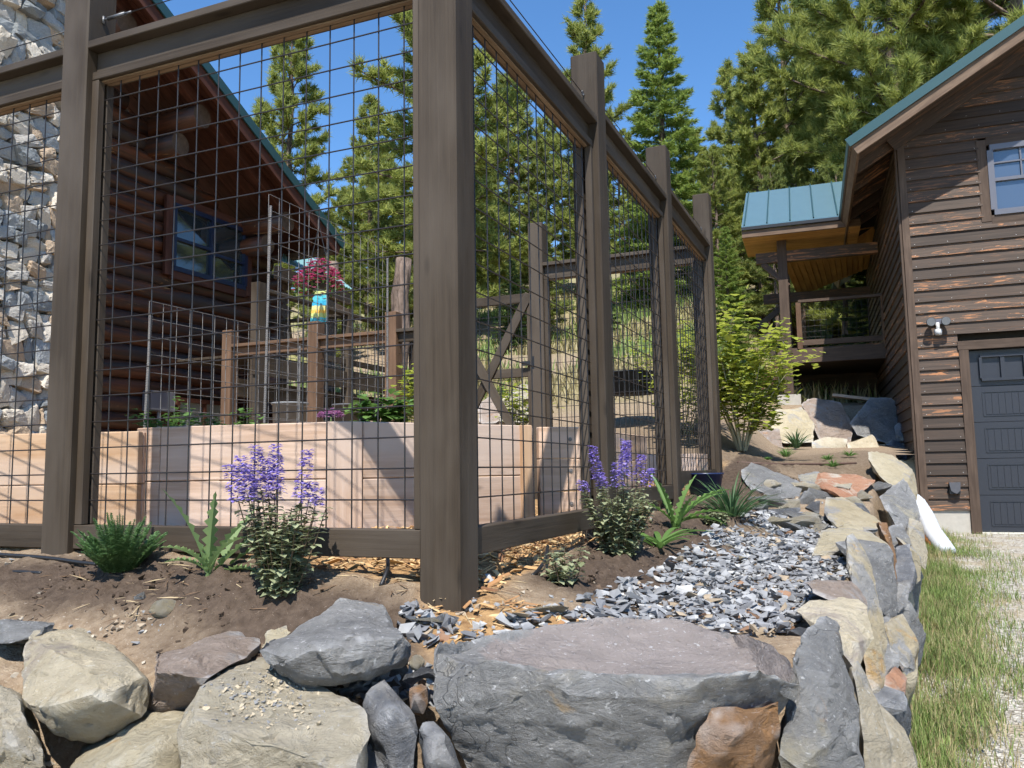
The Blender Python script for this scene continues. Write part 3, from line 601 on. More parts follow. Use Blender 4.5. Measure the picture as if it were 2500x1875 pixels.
# pale pebbles and clods in the dirt
spots = []
rr = random.Random(5)
while len(spots) < 2100:
    x, y = rr.uniform(-3.2, 2.6), rr.uniform(2.05, 6.5)
    if x > wallx(y) - .05: continue
    s, c, g_ = zones(x, y)
    if c > .4 or rr.random() < s * .8: continue
    spots.append((x, y, gz(x, y)))
scatter('pebbles', 'small tan pebbles and clods strewn over the dry dirt', [(plain('pebble_tan', (.33, .26, .185), .9), 4), (plain('pebble_pale', (.44, .38, .3), .9), 2), (plain('pebble_grey', (.27, .27, .27), .9), 1.3)], spots, CHIP, (.005, .014), .4, .25, 'pebbles', 1.6)
spots = [tuple(gnd(rr.gauss(380, 260), rr.gauss(1520, 28))) for _ in range(150)] + [tuple(gnd(rr.gauss(1790, 40), rr.gauss(1370, 25))) for _ in range(50)] + [tuple(gnd(rr.gauss(1250, 130), rr.gauss(1495, 12))) for _ in range(60)]
scatter('pebbles', 'fist-sized and smaller tan stones along the edge of the bed', [(bpy.data.materials['pebble_tan'], 5), (bpy.data.materials['pebble_pale'], 1), (bpy.data.materials['pebble_grey'], 2)], spots, CHIP, (.007, .016), .4, .1, 'pebbles', 1.5)
spots = [(*gnd(rr.uniform(-60, 1300), rr.uniform(1400, 1530))[:2], 0) for _ in range(260)]; spots = [(x, y, gzm(x, y) + .004) for x, y, _ in spots]
scatter('twigs', 'thin dry twigs and bark bits scattered on the bed', [(plain('twig', (.16, .1, .06), .9), 2), (plain('straw', (.42, .32, .19), .9), 1)], spots, [(np.array([(-1, -.05, 0), (1, -.04, .02), (1, .04, .02), (-1, .05, 0), (0, 0, .09)]), [(0, 1, 4), (1, 2, 4), (2, 3, 4), (3, 0, 4)])], (.012, .04), .15, .1, 'twigs')
spots = []
while len(spots) < 2600:
    x, y = rr.uniform(-3.2, 2.6), rr.uniform(2.05, 7.5)
    if x > wallx(y) - .05: continue
    s, c, g_ = zones(x, y)
    if s < .5: continue
    z = gz(x, y)
    for mx, my, r, h in MOUND:
        d = math.hypot(x - mx, y - my)
        if d < r: z += h * (1 - (d / r) ** 2) ** 2
    spots.append((x, y, z))
scatter('soil_clods', 'dark crumbly clods of potting soil around the plants', [(plain('clod', (.07, .05, .036), .95, .1, .3, 40, .6), 3), (plain('clod_brown', (.12, .085, .06), .95, .1, .3, 40, .6), 1)], spots, CHIP, (.004, .013), .4, .25, 'soil', 1.8)
SPL = [(np.array([(-1, -.16, -.04), (1, -.1, -.03), (1, .12, -.03), (-1, .15, -.04), (-.9, -.12, .05), (.85, -.08, .06), (.9, .1, .04), (-1, .12, .05)]), [(0, 3, 2, 1), (4, 5, 6, 7), (0, 1, 5, 4), (1, 2, 6, 5), (2, 3, 7, 6), (3, 0, 4, 7)]),
       (np.array([(-1, -.3, -.05), (.8, -.35, -.05), (1.1, .2, -.05), (-.8, .3, -.05), (-.9, -.25, .06), (.75, -.3, .05), (1, .15, .07), (-.7, .25, .05)]), [(0, 3, 2, 1), (4, 5, 6, 7), (0, 1, 5, 4), (1, 2, 6, 5), (2, 3, 7, 6), (3, 0, 4, 7)])]
spots = []
while len(spots) < 6500:
    x, y = rr.uniform(-3.4, 1.0), rr.uniform(2.3, 6.3)
    s, c, g_ = zones(x, y)
    u, v = uv_(x, y)
    if c < .45 or (v > 2.2 and rr.random() < .6): continue
    spots.append((x, y, gz(x, y) + rr.uniform(0, .015)))
scatter('wood_chips', 'orange-tan shredded wood chips covering the ground inside the fence', [(plain('chip_a', (.52, .31, .14), .85), 4), (plain('chip_b', (.62, .43, .22), .85), 3), (plain('chip_c', (.34, .18, .08), .85), 2.5), (plain('chip_d', (.2, .1, .05), .85), 1)], spots, SPL, (.012, .034), .3, .25, 'wood chips')
# ------------------------------------------------------------------ fence
G = .1016
LP = V(-1.57849, 3.17698, 0)                 # first upright wire of the front run
def mesh_panel(parent, a, b, z0, z1, zs, first, name='mesh_panel', r=.0028, step=G, mat=None):
    """welded wire grid in the upright plane from a to b"""
    mb = MB(); d = (b - a); L = d.length; d = d / L; n = V(-d.y, d.x, 0)
    s = first
    while s < L:
        p = a + d * s; mb.tube([p + V(0, 0, z0), p + V(0, 0, z1)], r, 5, False); s += step
    for z in zs: mb.tube([a + V(0, 0, z) - n * r * 1.6, b + V(0, 0, z) - n * r * 1.6], r, 5, False)
    return mb.build(name, mat or M['wire'], parent, True)
def fence_panel(par, a, b, n, lift=0, first=.05, topz=1.774, sideL=True, sideR=True, zlow=-.27, cable=None):
    """a, b: ends on the middle line between two posts; n: outward side"""
    d = (b - a).normalized(); up = V(0, 0, 1); z = lambda h: V(0, 0, h + lift)
    S = M['stain']
    timber('cap_rail', a + z(topz - .016) + n * .005, b + z(topz - .016) + n * .005, .125, .032, S, par)
    timber('top_rail', a + z(topz - .077), b + z(topz - .077), .038, .09, S, par)
    for s in (1, -1):
        timber('stop_strip', a + z(topz - .14) + n * .0225 * s, b + z(topz - .14) + n * .0225 * s, .034, .036, S, par)
        for e, q, k in ((a, 1, sideL), (b, -1, sideR)):
            if k:
                c = e + d * q * .018 + n * .0225 * s
                timber('stop_strip', c + z(zlow + .091), c + z(topz - .159), .036, .034, S, par, up=n)
    for s in (1, -1):
        timber('raw_edge', a + z(topz - .1605) + n * .012 * s, b + z(topz - .1605) + n * .012 * s, .018, .006, M['raw'], par, bev=0)
    timber('bottom_rail', a + z(zlow + .045) + n * .012, b + z(zlow + .045) + n * .012, .06, .09, S, par)
    hz = []; q = 1.5394
    while q > zlow + .13: hz.append(q + lift); q -= G
    mesh_panel(par, a, b, zlow + .08 + lift, topz - .15 + lift, hz, first)
fence = thing('garden_fence', 'dark brown timber and wire mesh fence around the garden corner', 'fence', (E0.x, E0.y, -.39))
def post(c, z0, z1, w=.14, par=fence, mat=None, yaw=YL, name='post'):
    return timber(name, c + V(0, 0, z0), c + V(0, 0, z1), w, w, mat or M['stain'], par, up=V(-math.sin(yaw), math.cos(yaw), 0), bev=.006)
def pl(s): return E0 + DL * (s - .07) + NL * .07
def pr_(r): return E0 + DR * (r + .07) + NR * .07
SL = [0, -1.668, -3.33]; SR = [1.558, 3.105, 4.757]
post(pl(0), -.6, 2.16); post(pl(-1.668), -.5, 2.16); post(pl(-3.33), -.5, 2.16)
for r, t in zip(SR, (2.124, 2.203, 2.382)): post(pr_(r), -.55, t, yaw=YR)
fence_panel(fence, pl(-1.668) + DL * .07, pl(0) - DL * .07, -NL, first=((LP - (pl(-1.668) + DL * .07)).dot(DL)) % G)
fence_panel(fence, pl(-3.33) + DL * .07, pl(-1.668) - DL * .07, -NL, first=.03)
RA = V(-.09337, 2.91247, 0)
pc = pl(0)
ends = [pc] + [pr_(r) for r in SR]
for i, lift in enumerate((0, .075, .165)):
    a = ends[i] + DR * .07; b = ends[i + 1] - DR * .07
    fence_panel(fence, a, b, -NR, lift, ((RA - a).dot(DR)) % G if i == 0 else .04)
# tension cables with turnbuckles above the rails
def cable(a, b, nm='tension_cable'):
    d = (b - a).normalized()
    mb = MB(); mb.tube([a + d * .15, b - d * .03], .0024, 6); mb.build(nm, M['wire'], fence, True)
    t = MB(); t.tube([a, a + d * .035], .004, 6); t.tube([a + d * .03, a + d * .125], .008, 8); t.tube([a + d * .12, a + d * .16], .005, 6)
    t.tube([a + d * .005 + V(0, 0, .016), a + d * .005 - V(0, 0, .016)], .006, 6); t.build('turnbuckle', M['steel'], fence, True)
    e = MB()
    for k in range(10):
        an, bn = k * .628, (k + 1) * .628; w = V(0, 0, 1)
        e.tube([b - d * .022 + (d * math.cos(an) + w * math.sin(an)) * .012, b - d * .022 + (d * math.cos(bn) + w * math.sin(bn)) * .012], .0035, 5)
    e.tube([b - d * .012, b + d * .01], .004, 6); e.build('eye_bolt', M['steel'], fence, True)
zc = onp(250, 50, pl(0), YL).z
cable(pl(-1.668) + DL * .07 + V(0, 0, zc), pl(0) - DL * .07 + V(0, 0, zc))
cable(pl(-3.33) + DL * .07 + V(0, 0, zc), pl(-1.668) - DL * .07 + V(0, 0, zc))
for i, lift in enumerate((0, .075, .165)):
    cable(ends[i] + DR * .07 + V(0, 0, 1.90 + lift), ends[i + 1] - DR * .07 + V(0, 0, 1.90 + lift))

# far run of the garden fence, seen through the mesh
far = thing('back_fence', 'far side of the garden fence with short lit posts by the deck', 'fence', tuple(ends[3]))
p4 = ends[3]
def fr(s): return p4 - DL * s
post(fr(1.55), -.4, 2.33, par=far)
for s, t in ((2.6, 1.62), (3.12, 1.62), (4.06, 1.60), (5.2, 1.6)): post(fr(s), -.4, t, .13, far, M['stain_lit'] if s > 3 else M['stain'])
fence_panel(far, fr(1.55) + DL * .07, fr(0) - DL * .07, -NL, .165, .03)
def low_panel(s0, s1, mat):
    a, b = fr(s0) + DL * .065, fr(s1) - DL * .065
    timber('cap_rail', a + V(0, 0, 1.42), b + V(0, 0, 1.42), .13, .034, mat, far)
    timber('top_rail', a + V(0, 0, 1.355), b + V(0, 0, 1.355), .038, .09, mat, far)
    timber('bottom_rail', a + V(0, 0, -.05), b + V(0, 0, -.05), .05, .09, mat, far)
    mesh_panel(far, a, b, -.05, 1.33, [.08 + k * G for k in range(12)], .04, step=G)
low_panel(5.2, 4.06, M['stain_lit']); low_panel(4.06, 3.12, M['stain_lit']); low_panel(3.12, 2.6, M['stain'])
gate = thing('garden_gate', 'brown garden gate with crossed braces and wire mesh', 'gate', tuple(fr(2.05)))
ga, gb = fr(2.6) + DL * .08, fr(1.55) - DL * .08
gz0, gz1 = .08, 1.66
for e in (ga, gb): timber('stile', e + V(0, 0, gz0), e + V(0, 0, gz1), .06, .06, M['stain'], gate, up=NL)
for z in (gz0 + .03, .92, gz1 - .03): timber('rail', ga + V(0, 0, z), gb + V(0, 0, z), .05, .085, M['stain'], gate)
timber('brace', ga + V(0, 0, gz0) - NL * .03, gb + V(0, 0, gz1) - NL * .03, .03, .085, M['stain'], gate)
timber('brace', ga + V(0, 0, gz1) - NL * .062, gb + V(0, 0, gz0) - NL * .062, .03, .085, M['stain'], gate)
mesh_panel(gate, ga, gb, gz0, gz1, [.15 + k * G for k in range(15)], .05)
lt = MB(); lt.box(gb + V(0, 0, 1.0) - NL * .05, DL * .07, NL * .015, V(0, 0, .02)); lt.box(gb + V(0, 0, 1.0) - NL * .05 + DL * .04, DL * .012, NL * .02, V(0, 0, .06)); lt.build('latch', M['black'], gate)

# ------------------------------------------------------------------ raised beds
def plank_wall(par, a, b, z0, z1, n, mat, mats=None, th=.045):
    h = (z1 - z0) / n
    for k in range(n):
        timber('plank', a + V(0, 0, z0 + h * (k + .5)), b + V(0, 0, z0 + h * (k + .5)), th, h - .004, (mats[k] if mats else mat), par, bev=.004)
ZB, ZT = -.29, .245
def P(px, D): return V((px - 1250) / FPX * D * 1.0, D, 0)
def pxp(px, D):                              # spot on the ground line under a picture column at depth D
    q = at(px, 1150, D); return V(q.x, q.y, 0)
def screws(par, a, b, t, zs, n):
    for z in zs:
        c = a.lerp(b, t) + V(0, 0, z) + n * .024
        mb = MB(); mb.tube([c - n * .004, c + n * .004], .011, 10); mb.tube([c + n * .003, c + n * .006], .005, 6); mb.build('screw', M['rebar'], par)
rb = thing('raised_bed', 'angular raised bed of weathered cedar planks behind the front mesh', 'raised bed', tuple(pxp(600, 4) + V(0, 0, ZB)))
b1, b2, b3, b4, b5 = pxp(340, 4.1), pxp(397, 4.03), pxp(802, 3.83), pxp(882, 3.85), pxp(1296, 4.42)
b6 = b5 + V(-.35, .9, 0); b7 = b1 + V(.1, 1.15, 0)
plank_wall(rb, b1, b2, ZB, ZT, 2, M['cedar'])
plank_wall(rb, b2, b3, ZB, ZT, 2, M['cedar'])
plank_wall(rb, b4 - DL * .0, b5, ZB, ZT, 2, M['cedar'])
for a, b in ((b5, b6), (b6, b7), (b7, b1)): plank_wall(rb, a, b, ZB, ZT - .01, 2, M['cedar'])
q = (b4 - b3).normalized()
timber('corner_board', (b3 + b4) / 2 + V(0, 0, ZB) + V(0, -.012, 0), (b3 + b4) / 2 + V(0, 0, ZT - .002) + V(0, -.012, 0), .05, .165, M['cedar'], rb, up=q)
timber('corner_board', b5 + V(-.03, -.055, ZB), b5 + V(-.03, -.055, ZT - .002), .05, .06, M['cedar_orange'], rb, up=(b5 - b4).normalized())
sb = MB(); sb.prism([p + V(0, 0, .1) for p in (b1, b2, b3, b4, b5, b6, b7)], (0, 0, .07)); sb.build('soil', plain('bed_soil', (.075, .05, .035), .95), rb)
lb = thing('raised_bed', 'orange-tan raised bed at the far left behind the left fence post', 'raised bed', tuple(pxp(120, 4.15) + V(0, 0, ZB)))
l1, l2 = pxp(-150, 4.12), pxp(341, 4.0)
plank_wall(lb, l1, l2, ZB, ZT - .02, 2, M['cedar_orange'])
plank_wall(lb, l2 + V(-.02, .03, 0), l2 + V(-.05, 1.0, 0), ZB, ZT - .02, 2, M['cedar'])
plank_wall(lb, l1 + V(0, 1.0, 0), l2 + V(-.05, 1.03, 0), ZB, ZT - .02, 2, M['cedar'])
sb = MB(); sb.prism([l1 + V(0, 0, .1), l2 + V(0, 0, .1), l2 + V(-.05, 1, .1), l1 + V(0, 1, .1)], (0, 0, .06)); sb.build('soil', bpy.data.materials['bed_soil'], lb)
nb = thing('raised_bed', 'short raised bed of fresh pink cedar boards with screws, right of the weathered bed', 'raised bed', tuple(pxp(1360, 4.5) + V(0, 0, ZB)))
n1, n2 = pxp(1314, 4.47), pxp(1418, 4.55)
plank_wall(nb, n1, n2, ZB, .24, 3, M['cedar_new']); nn = V((n2 - n1).y, -(n2 - n1).x, 0).normalized()
screws(nb, n1, n2, .72, (-.18, 0, .17), nn)
plank_wall(nb, n2 + V(.0, .03, 0), n2 + DR * 1.4, ZB, .235, 3, M['cedar_new'])
plank_wall(nb, n1 + DR * 1.42, n2 + DR * 1.42, ZB, .235, 3, M['cedar'])
sb = MB(); sb.prism([n1 + V(0, 0, .1), n2 + V(0, 0, .1), n2 + DR * 1.4 + V(0, 0, .1), n1 + DR * 1.4 + V(0, 0, .1)], (0, 0, .06)); sb.build('soil', bpy.data.materials['bed_soil'], nb)
cb = thing('raised_bed', 'low cedar-edged bed at the far end of the garden', 'raised bed', tuple(pxp(1560, 6.6) + V(0, 0, -.2)))
c1, c2 = pxp(1470, 6.9), pxp(1700, 6.6)
plank_wall(cb, c1, c2, -.05, .12, 1, M['cedar']); plank_wall(cb, c2 + V(0, .03, 0), c2 + V(.3, .6, 0), -.05, .12, 1, M['cedar'])

# rebar and wire trellises standing in the beds
def rebar(par, p0, p1):
    mb = MB(); p0, p1 = Vector(p0), Vector(p1); mb.tube([p0, p1], .0078, 8); d = (p1 - p0); L = d.length; d = d / L; k = 0
    while k < L: mb.tube([p0 + d * k, p0 + d * (k + .004)], .0095, 8); k += .014
    return mb.build('stake', M['rebar'], par)
def trellis(label, px, ytop, Y, L, cols):
    top = at(px, ytop, Y); base = V(top.x - .02, top.y, .1); t = thing('trellis', label, 'trellis', tuple(base))
    rebar(t, base, top); e = base + DR * L
    rebar(t, e, e + V(0, 0, top.z - .1))
    mesh_panel(t, base + DR * .01, e, .12, top.z - .02, [top.z - .02 - k * G for k in range(int((top.z - .1) / G))], .0, r=.002, mat=M['rebar'])
trellis('tall rebar and wire trellis standing in the weathered raised bed', 661, 503, 5.0, 1.4, 14)
trellis('low rebar and wire trellis in front of the log wall', 369, 768, 4.55, 1.35, 12)
# ------------------------------------------------------------------ building materials
def log_mat():
    t = MT('varnished_log', .5, .4); v = t.coord((.5, 7, 7)); g = t.noise(v, 2.4, 7, .62, .5); b = t.noise(t.coord((.35, 2.5, 2.5)), 2.0, 4, .6, .6)
    c = t.mix(t.ramp(g, [(.34, 0.), (.66, 1.)]), (.036, .013, .007), (.13, .042, .016))
    c = t.mix(t.ramp(b, [(.44, 0.), (.58, .9)]), c, (.034, .025, .023))
    c = t.mix(t.ramp(t.noise(t.coord((.45, 3, 3)), 3.1, 6, .7, 1.0), [(.63, 0.), (.69, .8)]), c, (.42, .22, .09))  # pale streaks put raking sunlight into the log colour
    t.color(t.vary(c, .8, 1.15)); t.bump(g, .3, .01); return t.m
M['log'] = log_mat()
M['log_end'] = wood('log_end_grain', (.07, .045, .032), (.13, .09, .065), .8, (9, 9, 9))
M['chink'] = plain('grey_chinking', (.12, .105, .095), .9)
M['roof'] = plain('green_metal_roof', (.032, .078, .08), .35, .5, .05, 6, 0, .25)
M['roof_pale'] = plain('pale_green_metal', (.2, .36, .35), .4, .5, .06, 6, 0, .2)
M['fascia'] = wood('fascia_board', (.12, .075, .05), (.22, .15, .1), .7)
M['redwood'] = wood('red_brown_boards', (.055, .018, .011), (.11, .042, .025), .65, (1, 12, 12), .2)
M['siding'] = wood('dark_siding', (.05, .034, .025), (.135, .095, .07), .7, (.9, 22, 22), .3, (.85, 1.2), .5, .3, None)
def siding_mat():
    t = MT('brown_siding', .65, .3); g = t.noise(t.coord((.8, 26, 26)), 1.6, 8, .62, .5); b = t.noise(t.coord((.9, 10, 10)), 2.2, 6, .7, 1.4)
    c = t.mix(t.ramp(g, [(.3, 0.), (.7, 1.)]), (.038, .025, .017), (.088, .059, .042))
    s = t.math('MULTIPLY', t.ramp(b, [(.55, 0.), (.6, 1.)]), t.ramp(t.oi.outputs['Random'], [(.35, .05), (.75, .95)]))
    c = t.mix(s, c, (.3, .13, .055)); t.color(t.vary(c, .65, 1.35)); t.bump(g, .4, .004); return t.m
M['siding'] = siding_mat()
M['trim'] = wood('brown_trim', (.065, .042, .029), (.115, .078, .056), .7)
M['soffit'] = wood('orange_pine_ceiling', (.42, .2, .055), (.6, .33, .11), .6, (1, 10, 10), .3)
M['navy'] = plain('navy_window_frame', (.012, .018, .045), .35, .5, .05, 10, 0)
M['grey_frame'] = plain('grey_window_frame', (.12, .12, .14), .35, .5, .05, 10, 0)
M['door'] = plain('charcoal_garage_door', (.024, .026, .034), .42, .45, .06, 60, .06)
M['concrete'] = plain('concrete', (.42, .39, .34), .9, .2, .1, 14, .3)
M['cream_strip'] = plain('cream_seal', (.62, .58, .5), .7)
def glass(name, c, rough=.04):
    t = MT(name, rough, .9); t.color(c); t.b.inputs['Coat Weight'].default_value = .6; return t.m
M['glass'] = glass('window_glass', (.02, .026, .03)); M['glass_sky'] = glass('garage_glass', (.03, .04, .05), .02)
def log(par, p0, p1, r, name='log', ends=True, mat=None):
    p0, p1 = Vector(p0), Vector(p1); L = (p1 - p0).length; d = (p1 - p0) / L; mb = MB(); n = max(3, int(L / .6)); q = rnd.uniform(0, 50)
    mb.tube([V(-L / 2 + L * i / n, fbm(i * .7, q) * .015, fbm(i * .7, q, 5) * .015) for i in range(n + 1)], [r * (1 + .05 * fbm(i * .9, q, 9)) for i in range(n + 1)], 14)
    me = mb.mesh(name, True); me.materials.append(mat or M['log']); me.materials.append(M['log_end'])
    for k in (-1, -2): me.polygons[len(me.polygons) + k].material_index = 1; me.polygons[len(me.polygons) + k].use_smooth = False
    y = V(0, 0, 1).cross(d).normalized(); z = d.cross(y); Mx = Matrix((d, y, z)).transposed().to_4x4(); Mx.translation = (p0 + p1) / 2
    return link(name, me, None, par, Mx)

# ------------------------------------------------------------------ log cabin
NC = V(DR.y, -DR.x, 0); C0 = at(422.7, 492.8, 12.0); C0 = V(C0.x, C0.y, 0)
def cw(px, py, n=0.): return onp(px, py, C0 + NC * n, YR)
def cs(p): return (p - C0).dot(DR)
def cp(s, z, n=0.): return C0 + DR * s + NC * n + V(0, 0, z)
cabin = thing('log_cabin', 'log cabin with red-brown logs and green metal roof, in shade', 'house', tuple(cp(0, -.4)))
OH = 1.35
A_, B_ = cw(389, 0, OH), cw(838, 592, OH); sA, sB = cs(A_), cs(B_); mr = (B_.z - A_.z) / (sB - sA)
def rake(s): return A_.z + mr * (s - sA)
s_r, s_l = cs(cw(655, 700)), cs(cw(-260, 700))
mb = MB(); mb.prism([cp(s_l, -.6, -.12), cp(s_r, -.6, -.12), cp(s_r, rake(s_r) - .4, -.12), cp(s_l, rake(s_l) - .4, -.12)], -NC * .2); mb.build('chinking', M['chink'], cabin)
z = -.42; k = 0
while z < rake(s_l) - .5:
    se = min(s_r + (.35 if k % 2 == 0 else .28), sA + (z + .5 - A_.z) / mr)
    if se > s_l + .3: log(cabin, cp(s_l, z, 0), cp(se, z, 0), .131)
    log(cabin, cp(s_r - .02, z + .119, -1.2), cp(s_r - .02, z + .119, .38), .123) if z < rake(s_r) - .9 else None
    z += .238; k += 1
ru = V(0, 0, 1)
rd = (B_ - A_).normalized(); rn = NC.cross(rd).normalized();  rn = rn if rn.z > 0 else -rn
A2 = A_ - rd * 5
mb = MB(); mb.prism([A2, B_, B_ - rn * .05, A2 - rn * .05], -NC * 9); mb.build('roof', M['roof'], cabin)
mb = MB(); mb.prism([A2 + NC * .03 + rn * .012, B_ + NC * .03 + rn * .012 + rd * .02, B_ + NC * .03 - rn * .13 + rd * .02, A2 + NC * .03 - rn * .13], -NC * .025); rt = mb.build('rake_trim', M['roof'], cabin)
timber('fascia', A2 - rn * .19 - NC * .03, B_ - rn * .19 - NC * .03, .045, .22, M['redwood'], cabin, up=rn)
for i in range(10):
    n0 = OH - .07 - i * .235
    timber('soffit_board', A2 - rn * .075 + NC * (n0 - OH - .11), B_ - rn * .075 + NC * (n0 - OH - .11), .228, .04, M['redwood'], cabin, up=rn)
timber('rafter', A2 - rn * .2 - NC * .42, B_ - rn * .2 - NC * .42 - rd * .3, .11, .2, M['redwood'], cabin, up=rn)
timber('eave_fascia', B_ - rn * .15 - NC * .05, B_ - rn * .15 - NC * 8, .045, .2, M['fascia'], cabin, up=rn)
for px, py in ((492, 262), (700, 545), (310, 10)):
    e = cw(px, py, 1.0); s = cs(e); z = rake(s) - .45
    log(cabin, cp(s, z, 1.02), cp(s, z, -1), .165, 'purlin')
    log(cabin, cp(s, z - .33, .62), cp(s, z - .33, -1), .16, 'purlin')
def pane_window(par, fn, s0, s1, z0, z1, n, fr, gl, mull=(), trans=(), fw=.06, nm='window', casing=None, cw_=.12, up=None, along=None, out=None):
    """window in a wall plane: fn(s, z, n) gives the place"""
    w = MB(); o = out
    for a, b in (((s0, z0), (s1, z0)), ((s0, z1), (s1, z1))): w.bar(fn(a[0], a[1], n), fn(b[0], b[1], n), .07, fw)
    for s in (s0, s1): w.bar(fn(s, z0 + fw / 2 + .001, n), fn(s, z1 - fw / 2 - .001, n), fw, .068, up=o)
    W_ = w.build(nm, fr, par)
    g = MB(); g.quad(fn(s0, z0, n - .02), fn(s1, z0, n - .02), fn(s1, z1, n - .02), fn(s0, z1, n - .02)); g.build('pane', gl, W_)
    for s in mull:
        q = MB(); q.bar(fn(s, z0, n), fn(s, z1, n), .05, .05, up=o); q.build('mullion', fr, W_)
    for t in trans:
        q = MB(); q.bar(fn(t[0], t[2], n), fn(t[1], t[2], n), .045, .045); q.build('mullion', fr, W_)
    if casing:
        for a, b in (((s0 - cw_ / 2 - fw / 2, z0 - cw_), (s0 - cw_ / 2 - fw / 2, z1 + cw_)), ((s1 + cw_ / 2 + fw / 2, z0 - cw_), (s1 + cw_ / 2 + fw / 2, z1 + cw_))):
            timber('casing', fn(a[0], a[1], n - .01), fn(b[0], b[1], n - .01), cw_, .06, casing, W_, up=o)
        for zz in (z0 - cw_ / 2 - fw / 2, z1 + cw_ / 2 + fw / 2):
            timber('casing', fn(s0 - fw / 2 + .001, zz, n - .012), fn(s1 + fw / 2 - .001, zz, n - .012), .058, cw_, casing, W_)
    return W_
w0, w1 = cs(cw(424, 560, .2)), cs(cw(598, 600, .2)); wz0, wz1 = cw(424, 655, .2).z, cw(424, 500, .2).z
wm = (w0 + w1) / 2
pane_window(cabin, cp, w0, w1, wz0, wz1, .2, M['navy'], M['glass'], (wm,), ((w0, wm, wz0 + (wz1 - wz0) * .48), (wm, w1, wz0 + (wz1 - wz0) * .42)), .07, casing=M['redwood'], out=NC)
v0, v1 = cs(cw(432, 1000, .2)), cs(cw(560, 1000, .2))
pane_window(cabin, cp, v0, v1, cw(440, 1045, .2).z, cw(432, 975, .2).z, .2, M['redwood'], glass('curtained_glass', (.22, .23, .22), .2), ((v0 + v1) / 2,), (), .06, out=NC)
eb = thing('meter_box', 'small dark grey box on the log wall beside the low window', 'utility box', tuple(cw(388, 985, .2)))
mb = MB(); b0 = cw(388, 980, .22); mb.box(b0, DR * .22, NC * .08, V(0, 0, .14)); mb.build('casing', M['grey_frame'], eb); mb = MB(); mb.tube([b0 - V(0, 0, .14), b0 - V(0, 0, .8)], .025, 8); mb.build('conduit', M['grey_frame'], eb)

# stone chimney: a core with every stone laid on it
ch = thing('stone_chimney', 'fieldstone chimney on the left end of the log cabin', 'chimney', tuple(cp(cs(cw(60, 900, .9)), -.4, .9)))
h0, h1 = cs(cw(-130, 600, .9)), cs(cw(150, 600, .9)); hz = 8.2
mb = MB(); mb.prism([cp(h0, -.6, .82), cp(h1 - .1, -.6, .82), cp(h1 - .14, hz, .82), cp(h0, hz, .82)], -NC * .9); mb.build('mortar_core', plain('mortar', (.2, .185, .165), .95, .1, .2, 12, .8), ch)
STM = [plain('fieldstone_%d' % i, c, .9, .2, .25, 9, .9) for i, c in enumerate(((.5, .44, .36), (.38, .35, .31), (.3, .31, .31), (.56, .5, .42), (.4, .3, .21), (.22, .23, .23)))]
SHAPES = []
for k in range(9):
    rr2 = random.Random(200 + k)
    SHAPES.append(hull_mesh('fieldstone', [V(a + rr2.uniform(-.5, .2) * a, b + rr2.uniform(-.45, .1) * b, c + rr2.uniform(-.5, .15) * c) for a in (-1, 1) for b in (-1, 1) for c in (-1, 1)] + [V(rr2.uniform(-.7, .7), -1.1, rr2.uniform(-.6, .6)), V(rr2.uniform(-.7, .7), 1.1, rr2.uniform(-.6, .6))], .3, .09, 300 + k, .25, facets=6))
def stones(par, fn, s0, s1, z0, z1, n0, yaw, size=.19, name='stone', prot=.12):
    z = z0
    while z < z1:
        h = size * rnd.uniform(.6, 1.5); s = s0 + rnd.uniform(-.1, .05)
        while s < s1:
            w = size * rnd.uniform(.7, 2.0); me = rnd.choice(SHAPES); mt = rnd.choice(STM)
            key = (me.name, mt.name)
            if key not in _sc: m2 = me.copy(); m2.materials.append(mt); _sc[key] = m2
            o = bpy.data.objects.new(name, _sc[key]); COL.objects.link(o); o.parent = par
            Mx = Matrix.Translation(fn(s + w / 2, z + h / 2 + rnd.uniform(-.03, .03), n0 + rnd.uniform(-.03, .04)) - pw(par)) @ Matrix.Rotation(yaw, 4, 'Z') @ Matrix.Rotation(rnd.uniform(-.35, .35), 4, 'Y') @ Matrix.Rotation(rnd.choice((0, math.pi)), 4, 'Z') @ Matrix.Rotation(rnd.uniform(-.25, .25), 4, 'X') @ Matrix.Diagonal((w * .58, prot * rnd.uniform(.5, 1.1), h * rnd.uniform(.5, .72), 1))
            o.matrix_local = Mx; s += w
        z += h * .95
_sc = {}
stones(ch, cp, h0, h1 - .02, -.5, hz, .84, YR, .17)
def hp(s, z, n): return C0 + DR * (h1 - .05) + NC * (.82 - s) + DR * (n - .84) + V(0, 0, z)
stones(ch, hp, 0, .8, -.5, hz, .84, YR + math.pi / 2, .2)

# deck and small porch roof behind the cabin corner
deck = thing('deck', 'raised timber deck with railing beside the cabin, seen through the mesh', 'deck', (at(690, 895, 11.5).x, 11.5, 0))
q0 = at(690, 880, 11.5); q0 = V(q0.x, q0.y, 0); zd = at(690, 880, 11.5).z
def dk(s, n, z): return q0 + DR * s + NC * n + V(0, 0, z)
timber('skirt_beam', dk(-.6, 0, zd - .13), dk(6, 0, zd - .13), .05, .26, M['stain'], deck)
timber('skirt_beam', dk(-.6, -.3, zd - .42), dk(6, -.3, zd - .42), .09, .24, M['stain'], deck)
for k in range(9): timber('deck_board', dk(-.6, -.1 - k * .15, zd + .018), dk(6, -.1 - k * .15, zd + .018), .14, .034, M['stain'], deck)
for s in (-.5, 1.6, 3.7, 5.8):
    timber('post', dk(s, -.02, -.3), dk(s, -.02, zd + 1.02), .14, .14, M['stain'], deck, up=DR)
timber('hand_rail', dk(-.5, -.02, zd + .93), dk(5.8, -.02, zd + .93), .13, .04, M['stain'], deck)
